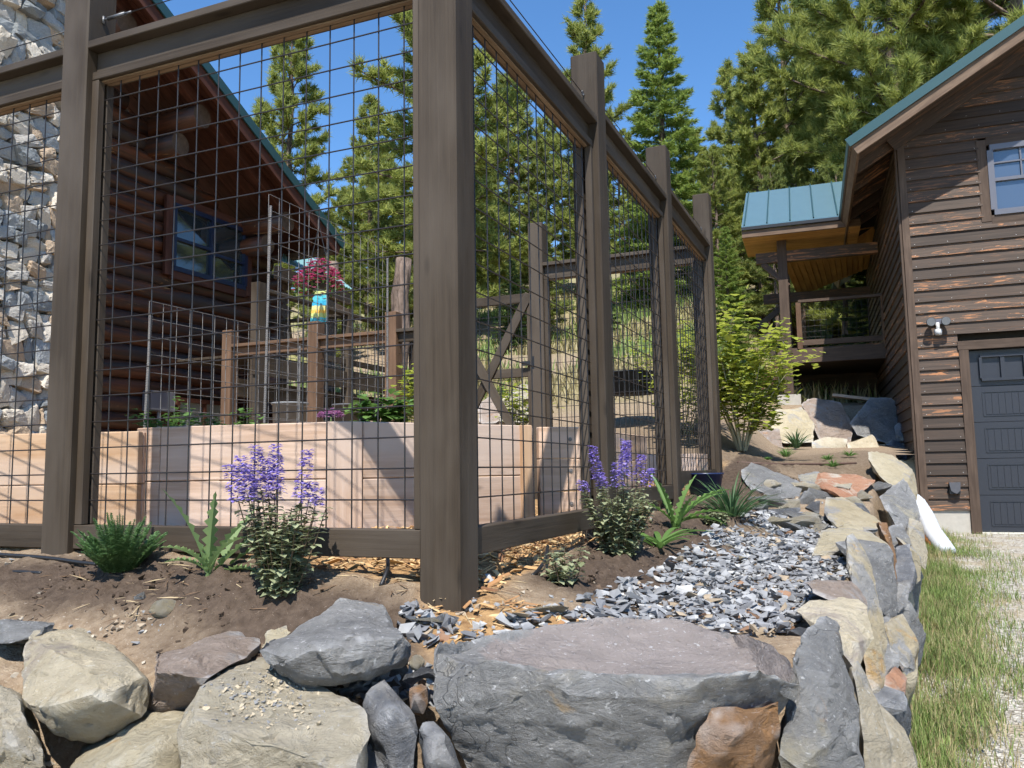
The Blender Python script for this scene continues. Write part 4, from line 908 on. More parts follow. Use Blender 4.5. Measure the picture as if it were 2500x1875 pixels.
timber('rail', dk(-.5, -.02, zd + .16), dk(5.8, -.02, zd + .16), .05, .09, M['stain'], deck)
mesh_panel(deck, dk(-.4, -.02, 0), dk(5.7, -.02, 0), zd + .15, zd + .92, [zd + .25 + k * G for k in range(7)], .05)
timber('hand_rail', dk(1.6, -.1, zd + .93), dk(1.6, -3, zd + .93), .13, .04, M['stain'], deck)
pr0 = thing('porch_roof', 'pale green corrugated porch roof behind the pink hanging basket', 'roof', tuple(at(760, 720, 14.5)))
e1, e2, r1, r2 = at(686, 640, 13.2), at(862, 709, 15.2), at(694, 612, 14.6), at(738, 608, 16.8)
mb = MB(); n = 26
for i in range(n):
    a0, a1 = e1.lerp(e2, i / n), e1.lerp(e2, (i + 1) / n); c0, c1 = r1.lerp(r2, i / n), r1.lerp(r2, (i + 1) / n); am = a0.lerp(a1, .5) + V(0, 0, .03); cm = c0.lerp(c1, .5) + V(0, 0, .03)
    mb.quad(a0, am, cm, c0); mb.quad(am, a1, c1, cm)
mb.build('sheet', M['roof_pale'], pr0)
timber('beam', e1 - V(0, 0, .16) + NC * -.1, e2 - V(0, 0, .16) + NC * -.1, .1, .22, M['fascia'], pr0)
timber('beam', e1 - V(0, 0, .5) + DR * 1.2, e2 - V(0, 0, .5) - DR * .3, .14, .2, M['fascia'], pr0)

# ------------------------------------------------------------------ garage
GY = R(-20); GC = at(2246, 1200, 11.2); GC = V(GC.x, GC.y, 0)
DU = V(math.cos(GY), math.sin(GY), 0); NG = V(math.sin(GY), -math.cos(GY), 0); DV = -NG
def gw(px, py, n=0.): return onp(px, py, GC + NG * n, GY)
def gu(p): return (p - GC).dot(DU)
def gp(u, z, n=0.): return GC + DU * u + NG * n + V(0, 0, z)
gar = thing('garage', 'dark brown lap-sided garage with green metal roof', 'garage', tuple(gp(0, -1)))
GOH = .85
Ga, Gb = gw(2067, 342, GOH), gw(2500, 40, GOH); ua = gu(Ga); gm = (Gb.z - Ga.z) / (gu(Gb) - ua)
def grk(u): return Ga.z + gm * (u - ua)
gd = (Gb - Ga).normalized(); gn = gd.cross(NG).normalized(); gn = gn if gn.z > 0 else -gn
Gc = Ga + gd * 6.0
zb = gw(2330, 1246).z; zf = gw(2397, 1302).z
mb = MB(); mb.prism([gp(.14, zf - .3, -.13), gp(7, zf - .3, -.13), gp(7, grk(7) - .2, -.13), gp(.14, grk(.14) - .2, -.13)], DV * 8); mb.build('wall_core', plain('building_paper', (.03, .025, .02), .9), gar)
dl, dt = gu(gw(2397, 1300)), gw(2364, 858).z            # door opening
kl, kr = gu(gw(2421, 450)), gu(gw(2421, 450)) + 1.1; kz0, kz1 = gw(2428, 520).z, gw(2421, 362).z
STEP = .158; z = zb; i = 0
def sboard(a, b, z, fn, par, nrm):
    """lap siding board, its lower edge standing proud"""
    p0, p1 = fn(a, z, 0), fn(b, z, 0); L = (p1 - p0).length; d = (p1 - p0) / L; mb = MB()
    pr = [(.04, 0), (.012, STEP + .012), (-.004, STEP + .012), (0, 0)]
    y = V(0, 0, 1).cross(d).normalized(); sg = 1 if y.dot(nrm) > 0 else -1
    mb.prism([V(-L / 2, q * sg, h) for q, h in pr], (L, 0, 0))
    Mx = Matrix((d, y, V(0, 0, 1))).transposed().to_4x4(); Mx.translation = (p0 + p1) / 2
    return link('siding_board', mb.mesh('siding_board'), M['siding'], par, Mx)
nl_ = MB()
while z < grk(6.4) - .3:
    lo = max(.09, ua + (z + STEP + .13 - Ga.z) / gm)
    segs = []
    if z < dt + .1: segs = [(lo, dl - .12)]
    elif kz0 - .2 < z < kz1 + .06: segs = [(lo, kl - .13), (kr + .13, 6.5)]
    else: segs = [(lo, 6.5)]
    for a, b in segs:
        if b - a > .05:
            sboard(a, b, z, gp, gar, NG); u_ = a + .05
            while u_ < b:
                nl_.tube([gp(u_, z + .03, .03), gp(u_, z + .03, .037)], .0045, 6); u_ += .41 if b - a > 1 else max(.1, b - a - .1)
    i += 1; z += STEP
no_ = nl_.build('nail_heads', plain('pale_nail', (.5, .48, .45), .5), gar); no_['kind'] = 'stuff'
def gs(v, z, n=0.): return GC + DV * v - DU * n + V(0, 0, z)    # side wall
z = zb
while z < grk(0) - .3:
    sboard(.1, 7, z, gs, gar, -DU); z += STEP
timber('corner_board', gp(.045, zb - .05, .022), gp(.045, grk(.0) - .12, .022), .035, .095, M['trim'], gar, up=DU)
timber('corner_board', gs(.03, zb - .05, .022), gs(.03, grk(0) - .12, .022), .1, .03, M['trim'], gar, up=DU)
mb = MB(); mb.prism([gp(.02, zf - .25, .0), gp(dl - .12, zf - .25, .0), gp(dl - .12, zb, .0), gp(.02, zb, .0)], -NG * .04); mb.build('foundation', M['concrete'], gar)
mb = MB(); mb.prism([gp(.02, zf - .25, .01), gp(dl - .122, zf - .25, .01), gp(dl - .122, zb - .003, .01), gp(.02, zb - .003, .01)], NG * .004); mb.build('foundation_face', M['concrete'], gar)
# roof
mb = MB(); mb.prism([Ga, Gc, Gc - gn * .05, Ga - gn * .05], DV * 10); mb.build('roof', M['roof'], gar)
mb = MB(); mb.prism([Ga + NG * .03 + gn * .012 - gd * .02, Gc + NG * .03 + gn * .012, Gc + NG * .03 - gn * .11, Ga + NG * .03 - gn * .11 - gd * .02], DV * .025); mb.build('rake_trim', M['roof'], gar)
timber('fascia', Ga - gn * .165 + DV * .03, Gc - gn * .165 + DV * .03, .045, .16, M['fascia'], gar, up=gn)
timber('eave_fascia', Ga - gn * .13 + DV * .06 + gd * .03, Ga - gn * .13 + DV * 9 + gd * .03, .045, .2, M['fascia'], gar, up=gn)
for k in range(4): timber('soffit_board', Ga - gn * .09 + DV * (.15 + k * .2), Gc - gn * .09 + DV * (.15 + k * .2), .19, .03, M['siding'], gar, up=gn)
for k in range(9): timber('rafter', Ga - gn * .16 + DV * (.9 + k * .8) + gd * .06, Ga - gn * .16 + DV * (.9 + k * .8) + gd * 1.1, .05, .17, M['siding'], gar, up=gn)
mb = MB(); mb.prism([Ga - gn * .07 + DV * .9, Ga - gn * .07 + DV * .9 + gd * 1.1, Ga - gn * .09 + DV * .9 + gd * 1.1, Ga - gn * .09 + DV * .9], DV * 8); mb.build('soffit', M['siding'], gar)
timber('frieze_board', gp(ua + GOH * 0 + .6, grk(ua + .6) - .2, .045), gp(6.2, grk(6.2) - .2, .045), .02, .26, M['siding'], gar, up=gn)
# door
dr_ = thing('garage_door', 'charcoal sectional garage door with small top windows', 'garage door', tuple(gp(dl + 1.3, zf, -.05)))
sec = (dt - zf) / 5.0; DW = 2.75
for k in range(5):
    z0 = zf + .015 + k * sec; s = MB(); s.prism([gp(dl, z0, -.06), gp(dl + DW, z0, -.06), gp(dl + DW, z0 + sec - .006, -.06), gp(dl, z0 + sec - .006, -.06)], -NG * .04)
    S_ = s.build('section', M['door'], dr_)
    for j in range(4):
        a = dl + .14 + j * .655; b = a + .52; y0, y1 = z0 + .08, z0 + sec - .085
        if k == 4:
            pane_window(dr_, gp, a, b, y0, y1, -.045, M['door'], M['glass_sky'], ((a + b) / 2,), (), .035, out=NG); continue
        f = MB()
        for z_, h_ in ((y0, .012), (y1, .012)): f.bar(gp(a, z_, -.057), gp(b, z_, -.057), .012, h_)
        for x_ in (a, b): f.bar(gp(x_, y0 + .007, -.057), gp(x_, y1 - .007, -.057), .012, .011, up=NG)
        f.build('panel_moulding', M['door'], S_)
        f = MB(); w_ = (b - a - .05) / 6
        for q in range(6): f.box(gp(a + .025 + w_ * (q + .5), (y0 + y1) / 2, -.057), DU * (w_ / 2 - .005), NG * .004, V(0, 0, (y1 - y0) / 2 - .02))
        f.build('panel_boards', M['door'], S_)
timber('jamb_casing', gp(dl - .06, zf, .02), gp(dl - .06, dt + .02, .02), .06, .118, M['trim'], dr_, up=DU)
timber('head_casing', gp(dl - .13, dt + .08, .022), gp(dl + DW + .1, dt + .08, .022), .06, .12, M['trim'], dr_)
mb = MB(); mb.prism([gp(dl + .0, zf - .05, -.055), gp(dl + DW, zf - .05, -.055), gp(dl + DW, zf + .012, -.055), gp(dl, zf + .012, -.055)], NG * .03); mb.build('seal', M['cream_strip'], dr_)
mb = MB(); mb.prism([gp(-.3, zf - .3, .6), gp(4, zf - .3, .6), gp(4, zf - .03, .3), gp(-.3, zf - .06, .3)], -NG * .3); tag(mb.build('driveway_apron', M['drive']), None, kind='structure')
pane_window(gar, gp, kl, kr, kz0, kz1, .015, M['grey_frame'], glass('upper_window_glass', (.06, .085, .13), .05), (), ((kl, kr, (kz0 + kz1) / 2),), .075, casing=M['trim'], cw_=.12, out=NG)
up_ = MB()
for x_ in (.33, .66): up_.bar(gp(kl + (kr - kl) * x_, (kz0 + kz1) / 2, .012), gp(kl + (kr - kl) * x_, kz1, .012), .02, .02, up=NG)
up_.bar(gp(kl, kz0 + (kz1 - kz0) * .76, .012), gp(kr, kz0 + (kz1 - kz0) * .76, .012), .02, .02); up_.build('window_grid', M['grey_frame'], gar)
# wall fittings
sl_ = thing('security_light', 'twin-head security light with motion sensor on the garage wall', 'light', tuple(gw(2287, 795, .05)))
c = gw(2287, 786, .035); mb = MB(); mb.box(c, DU * .1, NG * .02, V(0, 0, .035)); mb.build('bracket', M['grey_frame'], sl_)
for s in (-1, 1):
    h = MB(); hc = c + NG * .1 + DU * .09 * s - V(0, 0, .02); h.tube([c + DU * .06 * s, hc - NG * .02], .018, 8); h.tube([hc - NG * .06, hc - NG * .02, hc + NG * .06], [.03, .05, .06], 14); h.build('lamp_head', plain('dark_lamp_metal', (.05, .05, .052), .4), sl_, True)
    h = MB(); h.tube([hc + NG * .055, hc + NG * .066], .054, 14); h.build('lens', plain('lamp_lens', (.12, .12, .12), .3), sl_)
h = MB(); h.tube([c - V(0, 0, .02) + NG * .05, c - V(0, 0, .13) + NG * .07], .025, 10); h.tube([c - V(0, 0, .12) + NG * .07, c - V(0, 0, .19) + NG * .08], [.05, .042], 12); h.build('sensor', plain('white_sensor', (.5, .5, .5), .4), sl_, True)
ob = thing('outlet_cover', 'black weatherproof outlet cover low on the garage wall', 'outlet', tuple(gw(2330, 1200, .03)))
c = gw(2330, 1192, .05); mb = MB(); mb.box(c, DU * .065, NG * .045, V(0, 0, .075)); mb.build('box', M['black'], ob)
mb = MB(); mb.prism([c + NG * .046 + DU * a + V(0, 0, b) for a, b in ((-.068, .08), (-.05, -.03), (-.01, -.06), (.02, -.07), (.06, -.03), (.068, .08))], NG * .02); mb.build('flap', plain('grey_flap', (.09, .09, .1), .5), ob)
# white drain pipe
dp = thing('drain_pipe', 'white flexible drain pipe sloping down beside the garage corner', 'pipe', tuple(at(2300, 1345, 9.2)))
pts = [at(2222, 1216, 10.2), at(2241, 1232, 10.0), at(2260, 1262, 9.8), at(2277, 1300, 9.5), at(2299, 1330, 9.3), at(2315, 1354, 9.15)]
P2 = []
for i in range(len(pts) - 1):
    for k in range(7): P2.append(pts[i].lerp(pts[i + 1], k / 7))
mb = MB(); mb.tube(P2, [.095 * (1 + .06 * (i % 2)) for i in range(len(P2))], 14); mb.build('hose', plain('white_plastic', (.55, .57, .6), .45, .4, .04, 8, .1), dp, True)
mb = MB(); mb.tube([p + V(-.06, 0, -.06) for p in (pts[1], pts[2], pts[3], pts[4])], .055, 10); mb.build('brown_pipe', plain('brown_pipe', (.22, .09, .03), .6), dp, True)

# ------------------------------------------------------------------ covered porch on the garage's far side
q = onp(2166, 850, GC, GY + math.pi / 2); PQ = V(q.x, q.y, 0)
def pf(px, py, n=0.): return onp(px, py, PQ + NG * n, GY)
po = thing('covered_porch', 'covered porch with dark timber posts and orange pine ceiling', 'porch', tuple(pf(1925, 960)))
SD = M['siding']
a, b = pf(1915, 872), pf(2166, 860); bh = (pf(1915, 856).z - pf(1915, 889).z)
timber('deck_beam', a, V(b.x, b.y, a.z), .06, bh, M['trim'], po)
for k in range(14): timber('deck_board', V(a.x, a.y, a.z + bh / 2 + .015) + DV * (.08 + k * .15), V(b.x, b.y, a.z + bh / 2 + .015) + DV * (.08 + k * .15), .14, .03, SD, po)
mb = MB(); mb.prism([a + DV * .05 - V(0, 0, bh / 2), V(b.x, b.y, a.z - bh / 2) + DV * .05, V(b.x, b.y, a.z + bh / 2 - .02) + DV * .05, a + DV * .05 + V(0, 0, bh / 2 - .02)], DV * 2.2); mb.build('joists', SD, po)
timber('shade_backing', a + DV * 2.25 - V(0, 0, .45), V(b.x, b.y, a.z - .45) + DV * 2.25, .05, .7, SD, po)  # added dark board that stands in for the shade under the deck
pb = pf(1927, 968, -.02); zt = pf(1922, 560).z
timber('post', pb, V(pb.x, pb.y, zt), .17, .17, M['trim'], po, up=DU)
timber('post', pb + DV * 2.2, V(pb.x, pb.y, zt) + DV * 2.2, .17, .17, M['trim'], po, up=DU)
mb = MB(); mb.box(pb - V(0, 0, .12), DU * .2, DV * .2, V(0, 0, .14)); mb.build('pier_block', M['concrete'], po)
ra, rb_ = pf(1948, 737), pf(2156, 727)
timber('hand_rail', ra, V(rb_.x, rb_.y, ra.z), .1, .05, M['trim'], po)
rz = pf(1950, 838).z; rw = V(ra.x, ra.y, rz); rx = V(rb_.x, rb_.y, rz)
timber('rail', rw, rx, .05, .1, M['trim'], po)
for e in (ra, rb_): timber('baluster_post', V(e.x, e.y, a.z + bh / 2), V(e.x, e.y, ra.z - .02), .09, .09, M['stain_lit'], po, up=DU)
mesh_panel(po, V(rw.x, rw.y, 0), V(rx.x, rx.y, 0), rz, ra.z, [rz + .1 + k * .1016 for k in range(7)], .06, r=.003)
be, bf = pf(1846, 634), pf(2142, 604)
timber('tie_beam', be, V(bf.x, bf.y, be.z), .12, .2, SD, po)
timber('tie_beam', be + DV * 2.2 + V(0, 0, -.35), V(bf.x, bf.y, be.z - .35) + DV * 2.2, .12, .2, SD, po)
timber('brace', pf(1925, 700), pf(1862, 645), .1, .1, SD, po, up=NG)
ev0, ev1 = pf(1810, 553, .55), pf(2100, 521, .55); ev1.z = ev0.z
SLP = R(33); rl = 2.3
up_v = DV * math.cos(SLP) + V(0, 0, math.sin(SLP)); dn_v = DV * math.cos(SLP) - V(0, 0, math.sin(SLP)); nrm_ = V(0, 0, math.cos(SLP)) - DV * math.sin(SLP)
rg0, rg1 = ev0 + up_v * rl, ev1 + up_v * rl
mb = MB(); mb.prism([ev0, ev1, ev1 - V(0, 0, .04), ev0 - V(0, 0, .04)], up_v * rl); mb.build('roof_sheet', plain('sky_lit_green_metal', (.14, .23, .25), .25, .6, .04, 5, 0, .35), po)  # sheen of the sky put into this paler roof colour
L = (ev1 - ev0).length; k = 0.05
while k < L:
    p = ev0.lerp(ev1, k / L); s = MB(); s.bar(p + nrm_ * .012, p + nrm_ * .012 + up_v * rl, .022, .03, up=nrm_); s.build('seam', M['roof'], po); k += .40
timber('gutter', ev0 - V(0, 0, .06) + NG * .02, ev1 - V(0, 0, .06) + NG * .02, .05, .06, M['black'], po)
timber('fascia', ev0 - V(0, 0, .155) + DV * .02, ev1 - V(0, 0, .155) + DV * .02, .04, .125, M['fascia'], po)
for k in range(15): timber('ceiling_board', ev0 - V(0, 0, .2) + DV * (.08 + k * .1), ev1 - V(0, 0, .2) + DV * (.08 + k * .1), .095, .018, M['soffit'], po)
Yp = PQ.y
cA, cB, cC, cD = at(1890, 588, Yp + .9), at(2150, 552, Yp + .6), at(2128, 650, Yp + 2.6), at(1950, 724, Yp + 2.9)
for k in range(15):
    a0, a1, d0, d1 = cA.lerp(cB, k / 15), cA.lerp(cB, (k + .96) / 15), cD.lerp(cC, k / 15), cD.lerp(cC, (k + .96) / 15)
    q = (a0 + a1) / 2; e = (d0 + d1) / 2; timber('ceiling_board', q, e, (a1 - a0).length, .018, M['soffit'], po, up=(a1 - a0).cross(e - q).normalized() * -1)
mb = MB(); mb.prism([cA + V(0, 0, .2), cB + V(0, 0, .2), cC + V(0, 0, .2), cD + V(0, 0, .2)], (0, 0, .04)); mb.build('roof_sheet', M['roof'], po)
st0 = thing('porch_stairs', 'dark stair railing and stringer descending from the porch', 'stairs', tuple(pf(1880, 930)))
for (x0, y0, x1, y1) in ((1848, 800, 1912, 748), (1853, 835, 1914, 797), (1880, 866, 1915, 838)):
    timber('rail', pf(x0, y0, -.5), pf(x1, y1, -.5), .05, .11, M['stain'], st0)
timber('stringer', pf(1842, 950, -.3), pf(1912, 890, -.3), .06, .3, M['redwood'], st0)
wb = thing('plank', 'orange-brown plank lying on the bank under the porch', 'plank', tuple(pf(2080, 975)))
timber('board', pf(2032, 965, .3), pf(2126, 976, .3), .3, .05, M['cedar_orange'], wb)
# ------------------------------------------------------------------ plants
def leaf_mat(name, c, c2=None, trans=.35, rough=.55):
    t = MT(name, rough, .3); v = t.coord(shift=False); f = t.noise(v, 9, 3); c2 = c2 or tuple(k * 1.45 for k in c)
    ge = t.n.new('ShaderNodeNewGeometry')
    k = t.ramp(ge.outputs['Random Per Island'], [(0., 0.), (1., 1.)])
    col = t.mix(k, c, c2); col = t.mix(t.math('MULTIPLY', f, .5), col, tuple(q * .55 for q in c)); t.color(col)
    tr = t.n.new('ShaderNodeBsdfTranslucent'); t.L(col, tr.inputs[0]); mx = t.n.new('ShaderNodeMixShader'); mx.inputs[0].default_value = trans
    out = t.n['Material Output']; t.L(t.b.outputs[0], mx.inputs[1]); t.L(tr.outputs[0], mx.inputs[2]); t.L(mx.outputs[0], out.inputs[0]); return t.m
M['sage'] = leaf_mat('grey_green_leaf', (.24, .27, .14), (.5, .53, .33))
M['fern'] = leaf_mat('feathery_green', (.09, .18, .06), (.22, .36, .15))
M['poppy'] = leaf_mat('pale_green_leaf', (.19, .3, .1), (.34, .46, .2), .45)
M['fresh'] = leaf_mat('fresh_green_leaf', (.1, .2, .045), (.2, .34, .09), .4)
M['blade'] = leaf_mat('dark_green_blade', (.055, .12, .045), (.13, .23, .1))
M['lime'] = leaf_mat('yellow_green_leaf', (.3, .37, .045), (.58, .6, .12), .5)
M['purple'] = leaf_mat('violet_petal', (.27, .19, .6), (.55, .45, .9), .35)
M['pink'] = leaf_mat('pink_petal', (.6, .06, .22), (.8, .22, .42), .3)
M['mauve'] = leaf_mat('mauve_petal', (.5, .2, .42), (.68, .4, .6), .3)
M['stem'] = plain('brown_stem', (.13, .09, .055), .7)
M['gstem'] = plain('green_stem', (.13, .19, .07), .6)
M['grass'] = leaf_mat('green_grass', (.14, .22, .055), (.36, .44, .14), .35)
M['drygrass'] = leaf_mat('dry_grass', (.33, .27, .13), (.52, .44, .24), .3)
def leaf(mb, p, d, up, L, w, seg=3, curl=.0, jag=0., fold=.25, tip=.35):
    """a folded leaf from p along d; width profile rises then narrows"""
    p, d = Vector(p), Vector(d).normalized(); s = d.cross(Vector(up)); s = s.normalized() if s.length > 1e-3 else d.orthogonal().normalized()
    n = s.cross(d).normalized(); base = len(mb.v); rows = []
    c = p.copy(); dd = d.copy()
    for i in range(seg + 1):
        t = i / seg; ww = w * (math.sin(math.pi * min(1, t * (1 - tip * .35) + .12)) ** .8) if i < seg else 0
        if jag and i % 2: ww *= (1 - jag)
        rows.append((c.copy(), ww))
        dd = (dd - n * curl / seg).normalized(); n = s.cross(dd).normalized(); c = c + dd * L / seg
        mb.v += [tuple(rows[-1][0] + s * ww + n * fold * ww), tuple(rows[-1][0]), tuple(rows[-1][0] - s * ww + n * fold * ww)]
    for i in range(seg):
        a = base + i * 3
        mb.f += [(a, a + 1, a + 4, a + 3), (a + 1, a + 2, a + 5, a + 4)]
def rv(a=1.0): return V(rnd.uniform(-a, a), rnd.uniform(-a, a), rnd.uniform(-a, a))
def plant_base(px, py, h=.0): return gnd(px, py) + V(0, 0, .02)
def pb_(k): p = spot(k); return V(p.x, p.y, gzm(p.x, p.y))
def stem_pts(p, d, L, bend, n=5):
    pts = [Vector(p)]; d = Vector(d).normalized()
    for i in range(n): d = (d + bend / n).normalized(); pts.append(pts[-1] + d * L / n)
    return pts
def catmint(name, label, p, H, spread, nst, spikes, seed, leafs=1.0, cat='flowering plant'):
    global rnd
    keep = rnd; rnd = random.Random(seed); t = thing(name, label, cat, tuple(p), 'catmint plants')
    st, lf = MB(), MB(); tops = []
    for i in range(nst):
        a = rnd.uniform(0, 6.28); r = rnd.uniform(.1, 1) ** .7; d = V(math.cos(a) * spread * r, math.sin(a) * spread * r, 1)
        L = H * rnd.uniform(.6, 1.0) * (1 - .15 * r)
        pts = stem_pts(p + V(math.cos(a), math.sin(a), 0) * .045 * r, d, L, V(-math.cos(a), -math.sin(a), .8) * .12 * r)
        st.tube(pts, [.0035, .003, .0028, .0025, .002, .0016], 4, False); tops.append((pts[-1], (pts[-1] - pts[-2]).normalized()))
        n = int(17 * leafs)
        for k in range(n):
            q = (k + rnd.random()) / n; q = q ** .85; j = min(4, int(q * 5)); c = pts[j].lerp(pts[j + 1], q * 5 - j); b = rnd.uniform(0, 6.28); sz = lerp(.042, .024, q) * rnd.uniform(.8, 1.25)
            for s in (0, math.pi):
                dd = V(math.cos(b + s), math.sin(b + s), rnd.uniform(-.25, .5)); leaf(lf, c, dd, V(0, 0, 1), sz, sz * .38, 2, .3)
    st.build('stems', M['stem'], t, True); lf.build('leaves', M['sage'], t)
    tops.sort(key=lambda q: -q[0].z)
    for (c, d), (L) in zip(tops, spikes):
        fl = MB()
        for k in range(int(125 * L / .1)):
            q = rnd.random(); b = rnd.uniform(0, 6.28); rr_ = .045 * (1 - .6 * q) * (1 if int(q * 7) % 2 == 0 else .8); o = c + d * (q * L - .02) + V(math.cos(b), math.sin(b), 0) * rr_ * .4
            leaf(fl, o, V(math.cos(b), math.sin(b), rnd.uniform(-.1, .7)), V(0, 0, 1), rnd.uniform(.013, .022), .0065, 2, .4)
        fl.build('flower_spike', M['purple'], t)
    rnd = keep; return t
catmint('catmint', 'tall catmint with eight purple flower spikes in front of the front mesh', pb_('cat1'), .37, .5, 46, [.15, .16, .15, .13, .14, .12, .12, .1, .08, .07, .06], 11, 1.1)
catmint('catmint', 'round catmint with purple spikes beside the second side post', pb_('cat2'), .37, .62, 44, [.15, .16, .15, .12, .1, .08, .07, .06, .05], 12, 1.15)
catmint('catmint', 'small leafy catmint seedling without open flowers near the corner post', pb_('cat3'), .17, .5, 12, [], 13, .45)
# feathery yarrow
def yarrow(p, seed):
    global rnd
    keep = rnd; rnd = random.Random(seed); t = thing('yarrow', 'feathery dark green yarrow clump at the foot of the left post', 'plant', tuple(p)); lf = MB()
    for i in range(80):
        a = rnd.uniform(0, 6.28); r = rnd.random() ** .6; d = V(math.cos(a) * r * .6, math.sin(a) * r * .6, 1.0 - .2 * r); L = rnd.uniform(.1, .21)
        pts = stem_pts(p + V(math.cos(a), math.sin(a), 0) * .05 * r, d, L, V(math.cos(a), math.sin(a), -.6) * .35 * r, 6)
        lf.tube(pts, .0016, 3, False)
        for k in range(30):
            q = (k + 1) / 31; j = min(5, int(q * 6)); c = pts[j].lerp(pts[j + 1], q * 6 - j); dd = (pts[j + 1] - pts[j]).normalized(); s = dd.cross(V(0, 0, 1)); s = s.normalized() if s.length > .01 else V(1, 0, 0)
            w = .032 * math.sin(math.pi * (q * .85 + .1))
            for sg in (-1, 1): leaf(lf, c, s * sg + dd * .55 + rv(.25), V(0, 0, 1), w, .013, 1, 0)
    lf.build('fronds', M['fern'], t); rnd = keep
yarrow(pb_('yarrow'), 21)
def poppy(name, label, p, leaves, seed, mat='poppy', jag=.62, w=.026):
    global rnd
    keep = rnd; rnd = random.Random(seed); t = thing(name, label, 'plant', tuple(p))
    for (ax, ay, L, curl) in leaves:
        mb = MB(); leaf(mb, p + rv(.015), V(ax, ay, 1.0), V(-ax, -ay, .6) if abs(ax) + abs(ay) > .05 else V(0, -1, .1), L, w * rnd.uniform(.75, 1.1), 19, curl, jag, .6)
        mb.build('leaf', M[mat], t)
        r = MB(); 
    rnd = keep
poppy('poppy_plant', 'poppy with tall jagged pale green leaves between yarrow and catmint', pb_('poppy'), [(-.18, -.1, .33, .5), (.06, -.1, .3, .35), (.35, -.15, .28, .8), (.62, .05, .3, .9), (.5, -.3, .25, 1.0), (-.3, -.2, .2, 1.2), (-.75, -.1, .16, 1.2), (.9, .2, .3, .7), (.2, .3, .28, .5), (1.3, -.3, .16, 1.0)], 31)
poppy('poppy_plant', 'jagged-leaved poppy with drooping leaves right of the round catmint', pb_('pop2'), [(-.1, 0, .3, .4), (.2, .1, .34, .5), (.5, 0, .36, 1.0), (.9, -.1, .33, 1.2), (1.3, -.2, .3, 1.2), (-.5, .1, .3, .9), (.1, -.2, .24, .8), (.7, .3, .4, .8), (-.2, .3, .36, .3)], 32, 'fresh', .5, .032)
poppy('leafy_plant', 'low rosette of pointed fresh green leaves beside the round catmint', pb_('ros'), [(math.cos(a) * 1.2, math.sin(a) * 1.2, .2 + .05 * (i % 3), .8) for i, a in enumerate([k * .52 for k in range(12)])], 33, 'fresh', .0, .014)
def tuft(name, label, p, n, H, spread, w, mat, seed, cat='plant', curl=1.2, part='blades'):
    global rnd
    keep = rnd; rnd = random.Random(seed); t = thing(name, label, cat, tuple(p)); mb = MB()
    for i in range(n):
        a = rnd.uniform(0, 6.28); r = rnd.random() ** .7 * spread
        leaf(mb, p + V(math.cos(a), math.sin(a), 0) * .05 * r * H * 5, V(math.cos(a) * r, math.sin(a) * r, 1), V(-math.cos(a), -math.sin(a), .3), H * rnd.uniform(.6, 1.1), w, 6, curl * rnd.uniform(.4, 1.1), 0, .3)
    mb.build(part, M[mat], t); rnd = keep; return t
tuft('daylily', 'arching strap-leaved daylily clump near the fourth side post', pb_('lily'), 110, .34, .9, .0055, 'blade', 41)
catmint('sedum', 'low grey-green creeping plant at the foot of the daylily', pb_('sedum'), .09, .9, 26, [], 42, .45, 'plant')['group'] = ''
tuft('iris', 'clump of upright narrow leaves before the lower boulders', plant_base(1945, 1098), 60, .34, .5, .008, 'blade', 43)
tuft('grass_tuft', 'short green grass tuft in front of the narrow-leaved clump', plant_base(1920, 1120), 90, .16, .9, .004, 'fresh', 44)
for i, (x, y, lab) in enumerate(((2020, 1128, 'low yellow-green weed on the soil below the porch boulders'), (2075, 1118, 'low weed at the edge of the cream-topped boulder'), (2035, 1145, 'small weed next to the rust-red rock'), (1875, 1128, 'thin weed beside the shrub'), (1985, 1290, 'tiny weed between the rocks at the top of the gravel'))):
    tuft('weed', lab, plant_base(x, y), 50, .1 if i < 3 else .05, 1.1, .006, 'fresh', 50 + i)
def bushy(name, label, p, H, Rr, nst, nl, ls, mat, seed, stemr=.01, cat='shrub', lw=.5, lo=.15, up=.9, spread=.55, leafpart='foliage'):
    global rnd
    keep = rnd; rnd = random.Random(seed); t = thing(name, label, cat, tuple(p)); st, lf = MB(), MB(); tips = []
    for i in range(nst):
        a = rnd.uniform(0, 6.28); r = rnd.random() ** .5; d = V(math.cos(a) * spread * r, math.sin(a) * spread * r, 1)
        pts = stem_pts(p + V(math.cos(a), math.sin(a), 0) * .05 * r, d, H * rnd.uniform(.6, 1), V(math.cos(a), math.sin(a), 0) * .35 * r + rv(.3), 6)
        st.tube(pts, [stemr * (1 - k / 7.5) for k in range(7)], 6, False)
        for k in range(6):
            c = pts[rnd.randrange(2, 7)]; bp = stem_pts(c, d + rv(1.0), H * rnd.uniform(.12, .3), rv(.5), 3); st.tube(bp, [stemr * .4, stemr * .3, stemr * .2, stemr * .12], 4, False); tips += bp[1:]
        tips += pts[3:]
    for i in range(nl):
        c = rnd.choice(tips) + rv(Rr); d = rv(); d.z = abs(d.z) * .4 - .15
        leaf(lf, c, d, V(0, 0, 1), ls * rnd.uniform(.6, 1.25), ls * lw * rnd.uniform(.8, 1.1), 3, .3, .0, .2)
    st.build('stems', M['gstem'] if stemr < .008 else plain('pale_bark_' + name, (.3, .27, .17), .8), t, True); lf.build(leafpart, M[mat], t); rnd = keep; return t
bushy('vine_maple', 'yellow-green leafy maple shrub at the end of the side fence', plant_base(1812, 1105), 1.36, .13, 12, 2300, .08, 'lime', 61, .013, lw=.52, spread=.4)
bushy('shrub', 'low yellow-green bush behind the last side panel of mesh', gnd(1690, 1085) + V(0, .6, 0), 1.2, .14, 8, 900, .07, 'lime', 62, .01, spread=.5)
